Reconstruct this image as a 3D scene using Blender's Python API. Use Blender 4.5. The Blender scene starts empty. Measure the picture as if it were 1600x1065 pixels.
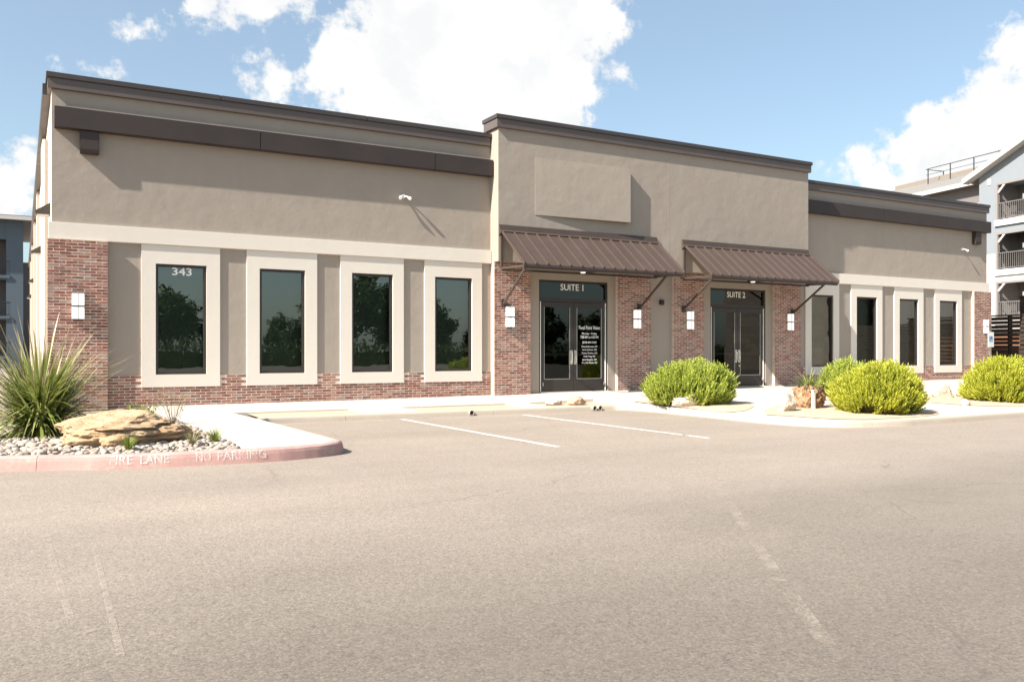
import bpy, math, random
import numpy as np
from mathutils import Vector, Matrix, noise as mnoise

R = math.radians
SC = bpy.context.scene
COL = SC.collection
rng = random.Random(11)
nrng = np.random.default_rng(7)

# ------------------------------------------------------------------ camera
CAM_D, CAM_H, YAW = 18.5, 1.224, 29.58
cd = bpy.data.cameras.new('camera')
cam = bpy.data.objects.new('camera', cd)
COL.objects.link(cam)
cam.location = (0, -CAM_D, CAM_H)
cam.rotation_euler = (R(90), 0, R(-YAW))
cd.sensor_fit = 'HORIZONTAL'
cd.sensor_width = 36.0
cd.lens = 1351.26 / 1600 * 36
cd.shift_y = 17.7 / 1600
cd.clip_start, cd.clip_end = 0.1, 3000
SC.camera = cam

# ------------------------------------------------------------------ light
TO_SUN = Vector((-1.15, -0.22, 1.0)).normalized()
sun_el = math.asin(TO_SUN.z)
sun_az = math.atan2(TO_SUN.x, TO_SUN.y)
SKY_STRENGTH = 0.074
sl = bpy.data.lights.new('sun', 'SUN')
sl.energy = 5.0
sl.angle = R(0.6)
sl.color = (1.0, 0.93, 0.84)
so = bpy.data.objects.new('sun', sl)
COL.objects.link(so)
so.rotation_euler = (-TO_SUN).to_track_quat('-Z', 'Y').to_euler()
so.location = (-30, -8, 40)

SC.render.engine = 'CYCLES'
SC.cycles.use_denoising = True
SC.cycles.max_bounces = 6
SC.cycles.transparent_max_bounces = 12
SC.cycles.caustics_reflective = False
SC.cycles.caustics_refractive = False
SC.view_settings.view_transform = 'Standard'
SC.view_settings.look = 'None'
SC.view_settings.gamma = 1
SC.view_settings.use_curve_mapping = False
SC.view_settings.exposure = 1.27


# ------------------------------------------------------------------ node helper
class NT:
    def __init__(s, tree):
        s.t = tree
        s.t.nodes.clear()

    def n(s, typ, ins=None, **props):
        nd = s.t.nodes.new(typ)
        for k, v in props.items():
            setattr(nd, k, v)
        for k, v in (ins or {}).items():
            sock = nd.inputs[k]
            if isinstance(v, bpy.types.NodeSocket):
                s.t.links.new(v, sock)
            else:
                sock.default_value = v
        return nd

    def math(s, op, a, b=None, c=None, clamp=False):
        nd = s.t.nodes.new('ShaderNodeMath')
        nd.operation = op
        nd.use_clamp = clamp
        for i, v in enumerate((a, b, c)):
            if v is None:
                continue
            if isinstance(v, bpy.types.NodeSocket):
                s.t.links.new(v, nd.inputs[i])
            else:
                nd.inputs[i].default_value = v
        return nd.outputs[0]

    def mix(s, fac, a, b, blend='MIX'):
        nd = s.t.nodes.new('ShaderNodeMix')
        nd.data_type = 'RGBA'
        nd.blend_type = blend
        nd.clamp_factor = True
        for i, v in ((0, fac), (6, a), (7, b)):
            if isinstance(v, bpy.types.NodeSocket):
                s.t.links.new(v, nd.inputs[i])
            elif i == 0:
                nd.inputs[i].default_value = v
            else:
                nd.inputs[i].default_value = (*v[:3], 1)
        return nd.outputs[2]

    def noise(s, vec, scale, detail=3, rough=0.55, dist=0.0):
        nd = s.n('ShaderNodeTexNoise', {'Scale': scale, 'Detail': detail, 'Roughness': rough, 'Distortion': dist})
        if vec is not None:
            s.t.links.new(vec, nd.inputs['Vector'])
        return nd.outputs['Fac']

    def ramp(s, fac, stops, interp='LINEAR'):
        nd = s.t.nodes.new('ShaderNodeValToRGB')
        cr = nd.color_ramp
        cr.interpolation = interp
        while len(cr.elements) < len(stops):
            cr.elements.new(0.5)
        for e, (p, c) in zip(cr.elements, stops):
            e.position = p
            e.color = (*c, 1) if len(c) == 3 else c
        s.t.links.new(fac, nd.inputs[0])
        return nd.outputs[0]

    def smooth(s, v, lo, hi):
        nd = s.n('ShaderNodeMapRange', {'Value': v, 'From Min': lo, 'From Max': hi}, interpolation_type='SMOOTHSTEP')
        return nd.outputs[0]


# ------------------------------------------------------------------ sky with cumulus clouds
CLOUDS = [(19.5, 18.5, 3.3), (22.8, 19.8, 4.08), (27.9, 19.6, 4.9), (32.1, 19.9, 4.1), (35.0, 20.9, 1.78), (22.0, 16.0, 3.78), (27.0, 16.1, 4.42), (31.3, 16.5, 3.41), (17.9, 16.9, 2.14), (14.3, 16.1, 1.54), (12.8, 16.1, 0.84), (33.6, 17.6, 2.38), (25.3, 23.5, 5.66), (31.7, 24.3, 4.51), (24.9, 14.9, 3.64), (29.6, 14.9, 3.24), (10.4, 20.8, 1.51), (12.9, 21.2, 2.01), (15.1, 21.7, 1.33), (6.4, 19.1, 0.85), (7.4, 19.5, 0.5), (1.9, 16.3, 0.69), (3.5, 16.2, 0.56), (4.8, 16.2, 0.53), (12.5, 17.5, 0.38), (-0.4, 10.0, 1.65), (-0.9, 8.7, 2.07), (-0.2, 11.3, 0.76), (0.2, 12.2, 0.34), (-2.6, 8.9, 2.69), (60.0, 16.5, 1.9), (59.0, 14.5, 2.04), (57.0, 13.3, 1.66), (55.1, 12.7, 1.8), (53.3, 11.8, 1.47), (51.2, 11.1, 1.31), (56.3, 11.0, 3.12), (59.6, 11.8, 2.91), (61.8, 14.1, 3.28), (49.6, 10.4, 0.9), (53.0, 9.5, 2.2), (57.0, 8.8, 3.0), (58.2, 12.6, 2.2), (54.2, 10.3, 1.65), (63.8, 15.7, 4.41), (36.3, 17.9, 0.87)]
crng = random.Random(5)
for _ in range(4):          # the same kind of clouds over the rest of the sky
    az0, el0 = crng.uniform(85, 330), crng.uniform(9, 45)
    for k in range(3):
        CLOUDS.append((az0 + crng.uniform(-7, 7), el0 + crng.uniform(-2, 3), crng.uniform(2, 5)))

world = bpy.data.worlds.new('World')
SC.world = world
world.use_nodes = True
W = NT(world.node_tree)
sky = W.n('ShaderNodeTexSky', sky_type='NISHITA', sun_disc=False, sun_elevation=sun_el, sun_rotation=sun_az % (2 * math.pi),
          air_density=1.0, dust_density=1.6, ozone_density=1.2)
tc = W.n('ShaderNodeTexCoord').outputs['Generated']
nv = W.n('ShaderNodeTexNoise', {'Vector': tc, 'Scale': 9.0, 'Detail': 5, 'Roughness': 0.6})
off = W.n('ShaderNodeVectorMath', {0: nv.outputs['Color'], 1: (0.5, 0.5, 0.5)}, operation='SUBTRACT')
offs = W.n('ShaderNodeVectorMath', {0: off.outputs[0], 'Scale': 0.085}, operation='SCALE')
vd = W.n('ShaderNodeVectorMath', {0: tc, 1: offs.outputs[0]}, operation='ADD').outputs[0]
field = None
for az, el, r in CLOUDS:
    a, e = R(az), R(el)
    c = (math.cos(e) * math.sin(a), math.cos(e) * math.cos(a), math.sin(e))
    d = W.n('ShaderNodeVectorMath', {0: vd, 1: c}, operation='DISTANCE').outputs['Value']
    f = W.math('MULTIPLY_ADD', d, -1 / 0.03, R(r) / 0.03)
    field = f if field is None else W.math('MAXIMUM', field, f)
fine = W.noise(tc, 42, 7, 0.62)
fld = W.math('ADD', field, W.math('MULTIPLY', W.math('SUBTRACT', fine, 0.5), 2.6))
dens = W.smooth(fld, -0.18, 0.50)
shade_n = W.noise(vd, 13, 5, 0.55)
shade = W.smooth(shade_n, 0.34, 0.58)
cw = 5.6
ccol = W.mix(shade, (0.93 * cw, 0.945 * cw, 0.96 * cw), (1.06 * cw, 1.05 * cw, 1.03 * cw))
skyc = W.mix(0.2, W.mix(1.0, sky.outputs[0], (1.04, 1.10, 1.06), 'MULTIPLY'), (4.6, 5.3, 5.8))
final = W.mix(dens, skyc, ccol)
bg = W.n('ShaderNodeBackground', {'Color': final, 'Strength': SKY_STRENGTH})
W.n('ShaderNodeOutputWorld', {'Surface': bg.outputs[0]})


# ------------------------------------------------------------------ materials
def new_mat(name):
    m = bpy.data.materials.new(name)
    m.use_nodes = True
    return m, NT(m.node_tree)


def finish(N, bsdf_out, **kw):
    N.n('ShaderNodeOutputMaterial', {'Surface': bsdf_out, **kw})


def principled(N, color, rough=0.8, metal=0.0, normal=None, spec=0.5, **ins):
    d = {'Base Color': color if isinstance(color, bpy.types.NodeSocket) else (*color, 1), 'Roughness': rough, 'Metallic': metal, 'Specular IOR Level': spec}
    if normal is not None:
        d['Normal'] = normal
    d.update(ins)
    return N.n('ShaderNodeBsdfPrincipled', d).outputs[0]


def bump(N, h, strength=0.5, dist=0.01, normal=None):
    d = {'Height': h, 'Strength': strength, 'Distance': dist}
    if normal is not None:
        d['Normal'] = normal
    return N.n('ShaderNodeBump', d).outputs[0]


def pos(N):
    return N.n('ShaderNodeNewGeometry').outputs['Position']


def objc(N):
    return N.n('ShaderNodeTexCoord').outputs['Object']


def mat_stucco(name, col, var=0.11, wave=0.013, fine=0.002):
    m, N = new_mat(name)
    p = pos(N)
    big = N.noise(p, 0.9, 5, 0.6)
    streak_v = N.n('ShaderNodeMapping', {'Vector': p, 'Scale': (2.2, 2.2, 0.35)}).outputs[0]
    streak = N.noise(streak_v, 1.6, 5, 0.6)
    k = N.math('MULTIPLY_ADD', N.math('ADD', big, streak), var, 1 - var)
    hsv = N.n('ShaderNodeHueSaturation', {'Color': (*col, 1), 'Value': k}).outputs[0]
    w = N.noise(p, 2.3, 4, 0.5)
    w2 = N.noise(p, 7.0, 3, 0.5)
    f = N.noise(p, 160, 3, 0.6)
    h = N.math('ADD', N.math('MULTIPLY', w, wave), N.math('ADD', N.math('MULTIPLY', w2, wave * 0.22), N.math('MULTIPLY', f, fine)))
    finish(N, principled(N, hsv, 0.93, 0, bump(N, h, 1.0, 1.0), 0.2))
    return m


def mat_plain(name, col, rough=0.5, metal=0.0, var=0.12, scale=3.0, bmp=0.0, bscale=60, spec=0.5):
    m, N = new_mat(name)
    p = pos(N)
    n1 = N.noise(p, scale, 5, 0.6)
    k = N.math('MULTIPLY_ADD', n1, var * 2, 1 - var)
    c = N.n('ShaderNodeHueSaturation', {'Color': (*col, 1), 'Value': k}).outputs[0]
    r = N.math('MULTIPLY_ADD', n1, 0.25, rough - 0.12, clamp=True)
    nm = bump(N, N.noise(p, bscale, 3, 0.6), 1.0, bmp) if bmp else None
    finish(N, principled(N, c, r, metal, nm, spec))
    return m


M = {}
M['stucco'] = mat_stucco('taupe_stucco', (0.338, 0.293, 0.249))
M['cream'] = mat_stucco('cream_stucco', (0.67, 0.62, 0.55), 0.05, 0.003, 0.0009)
M['side'] = mat_stucco('pale_side_stucco', (0.56, 0.49, 0.42), 0.06, 0.002, 0.0008)
M['coping'] = mat_plain('dark_bronze_coping', (0.105, 0.082, 0.072), 0.42, 0.0, 0.16, 1.5)
M['cap'] = mat_plain('darker_bronze_cap', (0.052, 0.043, 0.040), 0.40, 0.0, 0.2, 1.5)
M['beam'] = mat_plain('beam_bronze', (0.044, 0.034, 0.031), 0.55, 0.0, 0.3, 1.1, spec=0.3)
M['awning'] = mat_plain('brown_painted_steel', (0.066, 0.047, 0.039), 0.5, 0.0, 0.2, 2.0, spec=0.4)
M['awnframe'] = mat_plain('awning_frame_steel', (0.065, 0.047, 0.039), 0.45, 0.0, 0.1)
M['frame'] = mat_plain('dark_bronze_aluminium', (0.030, 0.024, 0.022), 0.38, 0.0, 0.1)
M['steel'] = mat_plain('brushed_steel', (0.55, 0.53, 0.50), 0.35, 0.9, 0.1)
M['white'] = mat_plain('white_paint', (0.80, 0.79, 0.76), 0.5, 0.0, 0.05)
M['white_vinyl'] = mat_plain('white_vinyl_lettering', (0.85, 0.84, 0.82), 0.6, 0.0, 0.02)
M['black'] = mat_plain('black_plastic', (0.015, 0.014, 0.014), 0.5)
M['mortar'] = mat_plain('pale_mortar', (0.62, 0.52, 0.44), 0.95, 0, 0.15, 8, 0.002, 120, 0.1)
M['interior'] = mat_plain('interior_paint', (0.30, 0.27, 0.24), 0.9, 0, 0.08)
M['screen'] = mat_plain('dark_green_sun_screen', (0.44, 0.50, 0.44), 0.8)
M['rail'] = mat_plain('grey_metal_rail', (0.16, 0.15, 0.145), 0.5)
M['roof_membrane'] = mat_plain('roof_membrane', (0.5, 0.49, 0.47), 0.9)


def mat_brick(name):
    m, N = new_mat(name)
    oi = N.n('ShaderNodeObjectInfo').outputs['Random']
    ri = N.n('ShaderNodeNewGeometry').outputs['Random Per Island']
    r = N.math('FRACT', N.math('ADD', N.math('MULTIPLY', oi, 7.31), N.math('MULTIPLY', ri, 3.77)))
    base = N.ramp(r, [(0.0, (0.235, 0.088, 0.066)), (0.16, (0.29, 0.135, 0.105)), (0.34, (0.185, 0.072, 0.058)), (0.5, (0.33, 0.185, 0.145)),
                      (0.66, (0.215, 0.105, 0.085)), (0.78, (0.30, 0.215, 0.18)), (0.9, (0.155, 0.095, 0.085)), (1.0, (0.27, 0.105, 0.08))], 'CONSTANT')
    p = pos(N)
    wash = N.noise(p, 11, 5, 0.68)
    wash2 = N.noise(p, 55, 4, 0.65)
    k = N.smooth(N.math('ADD', N.math('MULTIPLY', wash, 0.65), N.math('MULTIPLY', wash2, 0.4)), 0.52, 0.70)
    c = N.mix(N.math('MULTIPLY', k, 0.55), base, (0.50, 0.40, 0.335))
    dk = N.smooth(N.noise(p, 30, 3, 0.6), 0.62, 0.75)
    c = N.mix(N.math('MULTIPLY', dk, 0.35), c, (0.09, 0.06, 0.055))
    h = N.math('ADD', N.noise(p, 45, 4, 0.6), N.noise(p, 170, 3, 0.6))
    finish(N, principled(N, c, 0.92, 0, bump(N, h, 0.7, 0.004), 0.2))
    return m


M['brick'] = mat_brick('tumbled_brick')


def mat_asphalt():
    m, N = new_mat('worn_asphalt')
    p = pos(N)
    v1 = N.n('ShaderNodeTexVoronoi', {'Vector': p, 'Scale': 75.0, 'Randomness': 1.0}, feature='F1')
    v2 = N.n('ShaderNodeTexVoronoi', {'Vector': p, 'Scale': 150.0, 'Randomness': 1.0}, feature='F1')
    stone = N.n('ShaderNodeSeparateColor', {'Color': v1.outputs['Color']}).outputs[0]
    stone2 = N.n('ShaderNodeSeparateColor', {'Color': v2.outputs['Color']}).outputs[1]
    s = N.math('ADD', N.math('MULTIPLY', stone, 0.6), N.math('MULTIPLY', stone2, 0.4))
    c = N.ramp(s, [(0.06, (0.155, 0.126, 0.101)), (0.3, (0.228, 0.188, 0.151)), (0.6, (0.255, 0.211, 0.170)), (0.95, (0.345, 0.288, 0.234))])
    gaps = N.smooth(v1.outputs['Distance'], 0.38, 0.72)
    pit = N.smooth(N.noise(p, 26, 4, 0.7), 0.44, 0.66)
    c = N.mix(N.math('MULTIPLY', gaps, N.math('MULTIPLY_ADD', pit, 0.42, 0.03)), c, (0.066, 0.055, 0.047))
    # broad wear, tyre-polished lanes and old patches
    big = N.noise(p, 0.16, 5, 0.6)
    big2 = N.noise(N.n('ShaderNodeMapping', {'Vector': p, 'Rotation': (0, 0, 0.25), 'Scale': (0.25, 1.1, 1)}).outputs[0], 0.7, 5, 0.62)
    k = N.math('ADD', N.math('MULTIPLY', big, 0.40), N.math('MULTIPLY_ADD', big2, 0.46, 0.59))
    c = N.n('ShaderNodeHueSaturation', {'Color': c, 'Value': k}).outputs[0]
    dust = N.smooth(N.noise(p, 0.5, 6, 0.65), 0.48, 0.72)
    c = N.mix(N.math('MULTIPLY', dust, 0.22), c, (0.34, 0.285, 0.235))
    # brightness falloff towards the camera, from view angle and vignetting, painted into the colour
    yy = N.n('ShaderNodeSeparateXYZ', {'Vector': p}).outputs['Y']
    lane = N.smooth(N.math('ADD', yy, N.math('MULTIPLY', N.math('SUBTRACT', N.noise(p, 0.35, 5, 0.6), 0.5), 3.5)), -10.5, -16.8)  # mask of the painted falloff along Y, with a noisy edge
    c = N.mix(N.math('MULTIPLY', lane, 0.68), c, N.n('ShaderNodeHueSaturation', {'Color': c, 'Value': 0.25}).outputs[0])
    crk = N.n('ShaderNodeTexVoronoi', {'Vector': N.n('ShaderNodeVectorMath', {0: p, 1: N.n('ShaderNodeVectorMath', {0: N.n('ShaderNodeTexNoise', {'Vector': p, 'Scale': 1.2, 'Detail': 5.0}).outputs['Color'], 'Scale': 0.9}, operation='SCALE').outputs[0]}, operation='ADD').outputs[0], 'Scale': 0.33}, feature='DISTANCE_TO_EDGE')
    ck = N.math('MULTIPLY', N.smooth(crk.outputs['Distance'], 0.007, 0.001), N.smooth(N.noise(p, 0.45, 3, 0.6), 0.5, 0.6))
    c = N.mix(N.math('MULTIPLY', ck, 0.4), c, (0.07, 0.058, 0.048))
    # stray oil drips
    drips = N.n('ShaderNodeTexVoronoi', {'Vector': p, 'Scale': 0.9, 'Randomness': 1.0}, feature='F1')
    dr = N.smooth(drips.outputs['Distance'], 0.05, 0.018)
    c = N.mix(N.math('MULTIPLY', dr, 0.5), c, (0.06, 0.05, 0.045))
    h = N.math('SUBTRACT', N.math('MULTIPLY', N.noise(p, 30, 4, 0.7), 0.006), N.math('MULTIPLY', v1.outputs['Distance'], 0.0045))
    finish(N, principled(N, c, 0.8, 0, bump(N, h, 0.42, 1.0), 0.4, **{'Sheen Weight': 0.12, 'Sheen Roughness': 0.45, 'Sheen Tint': (1.0, 0.9, 0.8, 1)}))
    return m


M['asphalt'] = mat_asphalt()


def mat_concrete(name, col, var=0.10, stain=0.25):
    m, N = new_mat(name)
    p = pos(N)
    a = N.noise(p, 0.8, 6, 0.62)
    b = N.noise(p, 9, 5, 0.65)
    k = N.math('ADD', N.math('MULTIPLY', a, var * 1.3), N.math('MULTIPLY_ADD', b, var, 1 - var * 1.15))
    c = N.n('ShaderNodeHueSaturation', {'Color': (*col, 1), 'Value': k}).outputs[0]
    st = N.smooth(N.noise(p, 2.1, 6, 0.7), 0.55, 0.75)
    c = N.mix(N.math('MULTIPLY', st, stain), c, (0.42, 0.31, 0.22))
    h = N.noise(p, 130, 4, 0.65)
    finish(N, principled(N, c, 0.92, 0, bump(N, h, 0.6, 0.003), 0.2))
    return m


M['concrete'] = mat_concrete('pale_concrete', (0.50, 0.45, 0.39), 0.12, 0.25)
M['kerbc'] = mat_concrete('kerb_concrete', (0.42, 0.36, 0.295), 0.14, 0.4)


def mat_redkerb():
    m, N = new_mat('faded_red_kerb_paint')
    p = pos(N)
    conc = N.mix(N.noise(p, 12, 5, 0.6), (0.36, 0.30, 0.255), (0.48, 0.41, 0.35))
    red = N.mix(N.noise(p, 3, 5, 0.6), (0.40, 0.195, 0.175), (0.48, 0.32, 0.29))
    worn = N.smooth(N.math('ADD', N.math('MULTIPLY', N.noise(p, 2.2, 6, 0.7), 0.6), N.math('MULTIPLY', N.noise(p, 26, 4, 0.7), 0.4)), 0.46, 0.66)
    c = N.mix(N.math('MULTIPLY', worn, 0.9), red, conc)
    finish(N, principled(N, c, 0.85, 0, bump(N, N.noise(p, 90, 4, 0.6), 0.6, 0.004), 0.3))
    return m


M['redkerb'] = mat_redkerb()


def mat_soil(name, c0, c1):
    m, N = new_mat(name)
    p = pos(N)
    c = N.mix(N.noise(p, 6, 6, 0.7), c0, c1)
    v = N.n('ShaderNodeTexVoronoi', {'Vector': p, 'Scale': 60.0})
    sp = N.n('ShaderNodeSeparateColor', {'Color': v.outputs['Color']}).outputs[0]
    c = N.mix(N.math('MULTIPLY', sp, 0.4), c, (0.45, 0.33, 0.22))
    finish(N, principled(N, c, 0.95, 0, bump(N, N.math('SUBTRACT', N.noise(p, 25, 5, 0.7), v.outputs['Distance']), 0.8, 0.01), 0.1))
    return m


M['soil'] = mat_soil('tan_granite_soil', (0.47, 0.36, 0.26), (0.55, 0.44, 0.33))
M['gravelbase'] = mat_soil('gravel_base_soil', (0.22, 0.17, 0.13), (0.34, 0.28, 0.22))


def mat_worn_paint(name, col, lo, hi, scale=14, most=1.0):
    m, N = new_mat(name)
    p = pos(N)
    a = N.smooth(N.math('ADD', N.math('MULTIPLY', N.noise(p, scale, 6, 0.72), 0.6), N.math('MULTIPLY', N.noise(p, scale * 9, 4, 0.7), 0.4)), lo, hi)
    a = N.math('MULTIPLY', a, most)
    d = principled(N, col, 0.8)
    t = N.n('ShaderNodeBsdfTransparent').outputs[0]
    mx = N.n('ShaderNodeMixShader', {0: a, 1: t, 2: d}).outputs[0]
    finish(N, mx)
    return m


M['paint'] = mat_worn_paint('white_line_paint', (0.66, 0.62, 0.56), 0.36, 0.50)
M['ghost'] = mat_worn_paint('ghost_of_old_line_paint', (0.45, 0.385, 0.32), 0.42, 0.60, 7, 0.42)
M['kerbletter'] = mat_worn_paint('worn_white_kerb_letter_paint', (0.80, 0.77, 0.73), 0.38, 0.58, 14, 0.55)
M['patch'] = mat_worn_paint('old_asphalt_repair', (0.20, 0.172, 0.148), 0.42, 0.58, 3)


def mat_glass(name, tint, ior):
    m, N = new_mat(name)
    p = pos(N)
    nm = bump(N, N.noise(p, 1.7, 2, 0.4), 1.0, 0.0012)
    t = N.n('ShaderNodeBsdfTransparent', {'Color': (*tint, 1)}).outputs[0]
    g = N.n('ShaderNodeBsdfGlossy', {'Color': (0.90, 0.95, 0.93, 1), 'Roughness': 0.004, 'Normal': nm}).outputs[0]
    f = N.n('ShaderNodeFresnel', {'IOR': ior, 'Normal': nm}).outputs[0]
    finish(N, N.n('ShaderNodeMixShader', {0: f, 1: t, 2: g}).outputs[0])
    return m


M['glass'] = mat_glass('tinted_green_glass', (0.55, 0.63, 0.57), 2.4)
M['doorglass'] = mat_glass('grey_door_glass', (0.20, 0.20, 0.19), 1.62)


def mat_lamp():
    m, N = new_mat('lit_white_diffuser')
    finish(N, principled(N, (0.82, 0.80, 0.77), 0.4, **{'Emission Color': (1, 0.96, 0.9, 1), 'Emission Strength': 0.28}))
    return m


M['diffuser'] = mat_lamp()


def mat_leaf(name, stops, trans=0.35, tips=None, rough=0.5, sprig=False):
    """per-leaf random colour, optional dry tips from the 'tip' attribute"""
    m, N = new_mat(name)
    oi = N.n('ShaderNodeObjectInfo').outputs['Random']
    ri = N.n('ShaderNodeNewGeometry').outputs['Random Per Island']
    r = N.math('FRACT', N.math('ADD', N.math('MULTIPLY', oi, 5.3), ri))
    if sprig:
        sp = N.n('ShaderNodeAttribute', attribute_name='tip').outputs['Fac']
        r = N.math('ADD', N.math('MULTIPLY', r, 0.25), N.math('MULTIPLY', sp, 0.75))
    c = N.ramp(r, stops)
    if tips:
        at = N.n('ShaderNodeAttribute', attribute_name='tip').outputs['Fac']
        c = N.mix(N.smooth(at, tips[1], tips[2]), c, tips[0])
    d = principled(N, c, rough, 0, None, 0.3)
    tr = N.n('ShaderNodeBsdfTranslucent', {'Color': c}).outputs[0]
    finish(N, N.n('ShaderNodeMixShader', {0: trans, 1: d, 2: tr}).outputs[0])
    return m


M['shrub'] = mat_leaf('yellow_green_shrub', [(0, (0.145, 0.185, 0.028)), (0.4, (0.32, 0.385, 0.06)), (0.75, (0.49, 0.54, 0.105)), (1, (0.39, 0.45, 0.075))], 0.22, sprig=True)
M['shrub_yellow'] = mat_leaf('golden_shrub', [(0, (0.18, 0.205, 0.022)), (0.4, (0.37, 0.395, 0.04)), (0.75, (0.55, 0.55, 0.07)), (1, (0.44, 0.455, 0.046))], 0.22, sprig=True)
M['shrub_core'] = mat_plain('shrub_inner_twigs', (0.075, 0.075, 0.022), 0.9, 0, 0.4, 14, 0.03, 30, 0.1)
M['yucca'] = mat_leaf('yucca_blade', [(0, (0.10, 0.135, 0.03)), (0.4, (0.21, 0.25, 0.06)), (0.7, (0.37, 0.39, 0.13)), (1, (0.16, 0.205, 0.046))], 0.25, ((0.52, 0.40, 0.29), 0.55, 1.0), 0.4)
M['yucca_dry'] = mat_leaf('dry_yucca_blade', [(0, (0.22, 0.17, 0.10)), (0.5, (0.34, 0.27, 0.17)), (1, (0.15, 0.14, 0.06))], 0.15, None, 0.7)
M['grass'] = mat_leaf('green_grass_tuft', [(0, (0.10, 0.16, 0.03)), (0.5, (0.22, 0.29, 0.05)), (1, (0.30, 0.33, 0.07))], 0.35)
M['drygrass'] = mat_leaf('dry_grass_tuft', [(0, (0.25, 0.21, 0.11)), (0.5, (0.33, 0.30, 0.16)), (1, (0.20, 0.20, 0.08))], 0.25)
M['tree'] = mat_leaf('tree_leaf', [(0, (0.030, 0.055, 0.014)), (0.5, (0.055, 0.085, 0.022)), (1, (0.085, 0.115, 0.03))], 0.25)
M['bark'] = mat_plain('bark', (0.12, 0.09, 0.065), 0.95, 0, 0.3, 9, 0.02, 30, 0.1)


def mat_rock(name, c0, c1, c2, layer=True, scale=3.0):
    m, N = new_mat(name)
    p = objc(N)
    d = N.noise(p, 2.0, 5, 0.6)
    sv = N.n('ShaderNodeMapping', {'Vector': p, 'Scale': (0.8, 0.8, 3.2) if layer else (1, 1, 1)}).outputs[0]
    s = N.noise(sv, scale, 6, 0.65, 0.4)
    c = N.ramp(s, [(0.3, c0), (0.5, c1), (0.7, c2)])
    c = N.mix(N.math('MULTIPLY', N.smooth(d, 0.5, 0.7), 0.45), c, tuple(v * 0.62 for v in c1))
    sp = N.smooth(N.noise(p, 26, 5, 0.7), 0.58, 0.75)
    c = N.mix(N.math('MULTIPLY', sp, 0.35), c, tuple(min(0.8, v * 1.3) for v in c2))
    vc = N.n('ShaderNodeTexVoronoi', {'Vector': sv, 'Scale': 3.0}, feature='DISTANCE_TO_EDGE').outputs['Distance']
    h = N.math('ADD', N.math('ADD', N.noise(sv, 4, 6, 0.7), N.math('MULTIPLY', N.smooth(vc, 0.0, 0.05), 0.35)), N.noise(p, 22, 6, 0.75))
    finish(N, principled(N, c, 0.95, 0, bump(N, h, 0.8, 0.025), 0.15))
    return m


M['sandstone'] = mat_rock('layered_sandstone', (0.33, 0.205, 0.11), (0.44, 0.305, 0.185), (0.53, 0.405, 0.27))
M['paleboulder'] = mat_rock('pale_limestone_boulder', (0.50, 0.40, 0.31), (0.60, 0.51, 0.42), (0.66, 0.58, 0.50), False, 5)
M['pinkboulder'] = mat_rock('pinkish_boulder', (0.46, 0.30, 0.23), (0.54, 0.39, 0.31), (0.60, 0.48, 0.40), False, 4)
M['tanboulder'] = mat_rock('tan_boulder', (0.40, 0.26, 0.17), (0.50, 0.35, 0.24), (0.58, 0.44, 0.32), False, 4)
M['rustrock'] = mat_rock('rust_brown_honeycomb_rock', (0.22, 0.115, 0.062), (0.33, 0.20, 0.115), (0.41, 0.28, 0.18), False, 7)


def mat_pebble():
    m, N = new_mat('river_pebbles')
    ri = N.n('ShaderNodeNewGeometry').outputs['Random Per Island']
    c = N.ramp(ri, [(0, (0.22, 0.17, 0.13)), (0.25, (0.36, 0.305, 0.25)), (0.5, (0.29, 0.245, 0.205)), (0.72, (0.43, 0.38, 0.33)), (0.88, (0.19, 0.145, 0.11)), (1, (0.38, 0.29, 0.225))])
    p = pos(N)
    c = N.mix(0.3, c, N.mix(N.noise(p, 40, 4, 0.6), (0.25, 0.21, 0.17), (0.62, 0.56, 0.49)))
    finish(N, principled(N, c, 0.85, 0, bump(N, N.noise(p, 120, 3, 0.6), 0.5, 0.003), 0.25))
    return m


M['pebble'] = mat_pebble()


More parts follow.
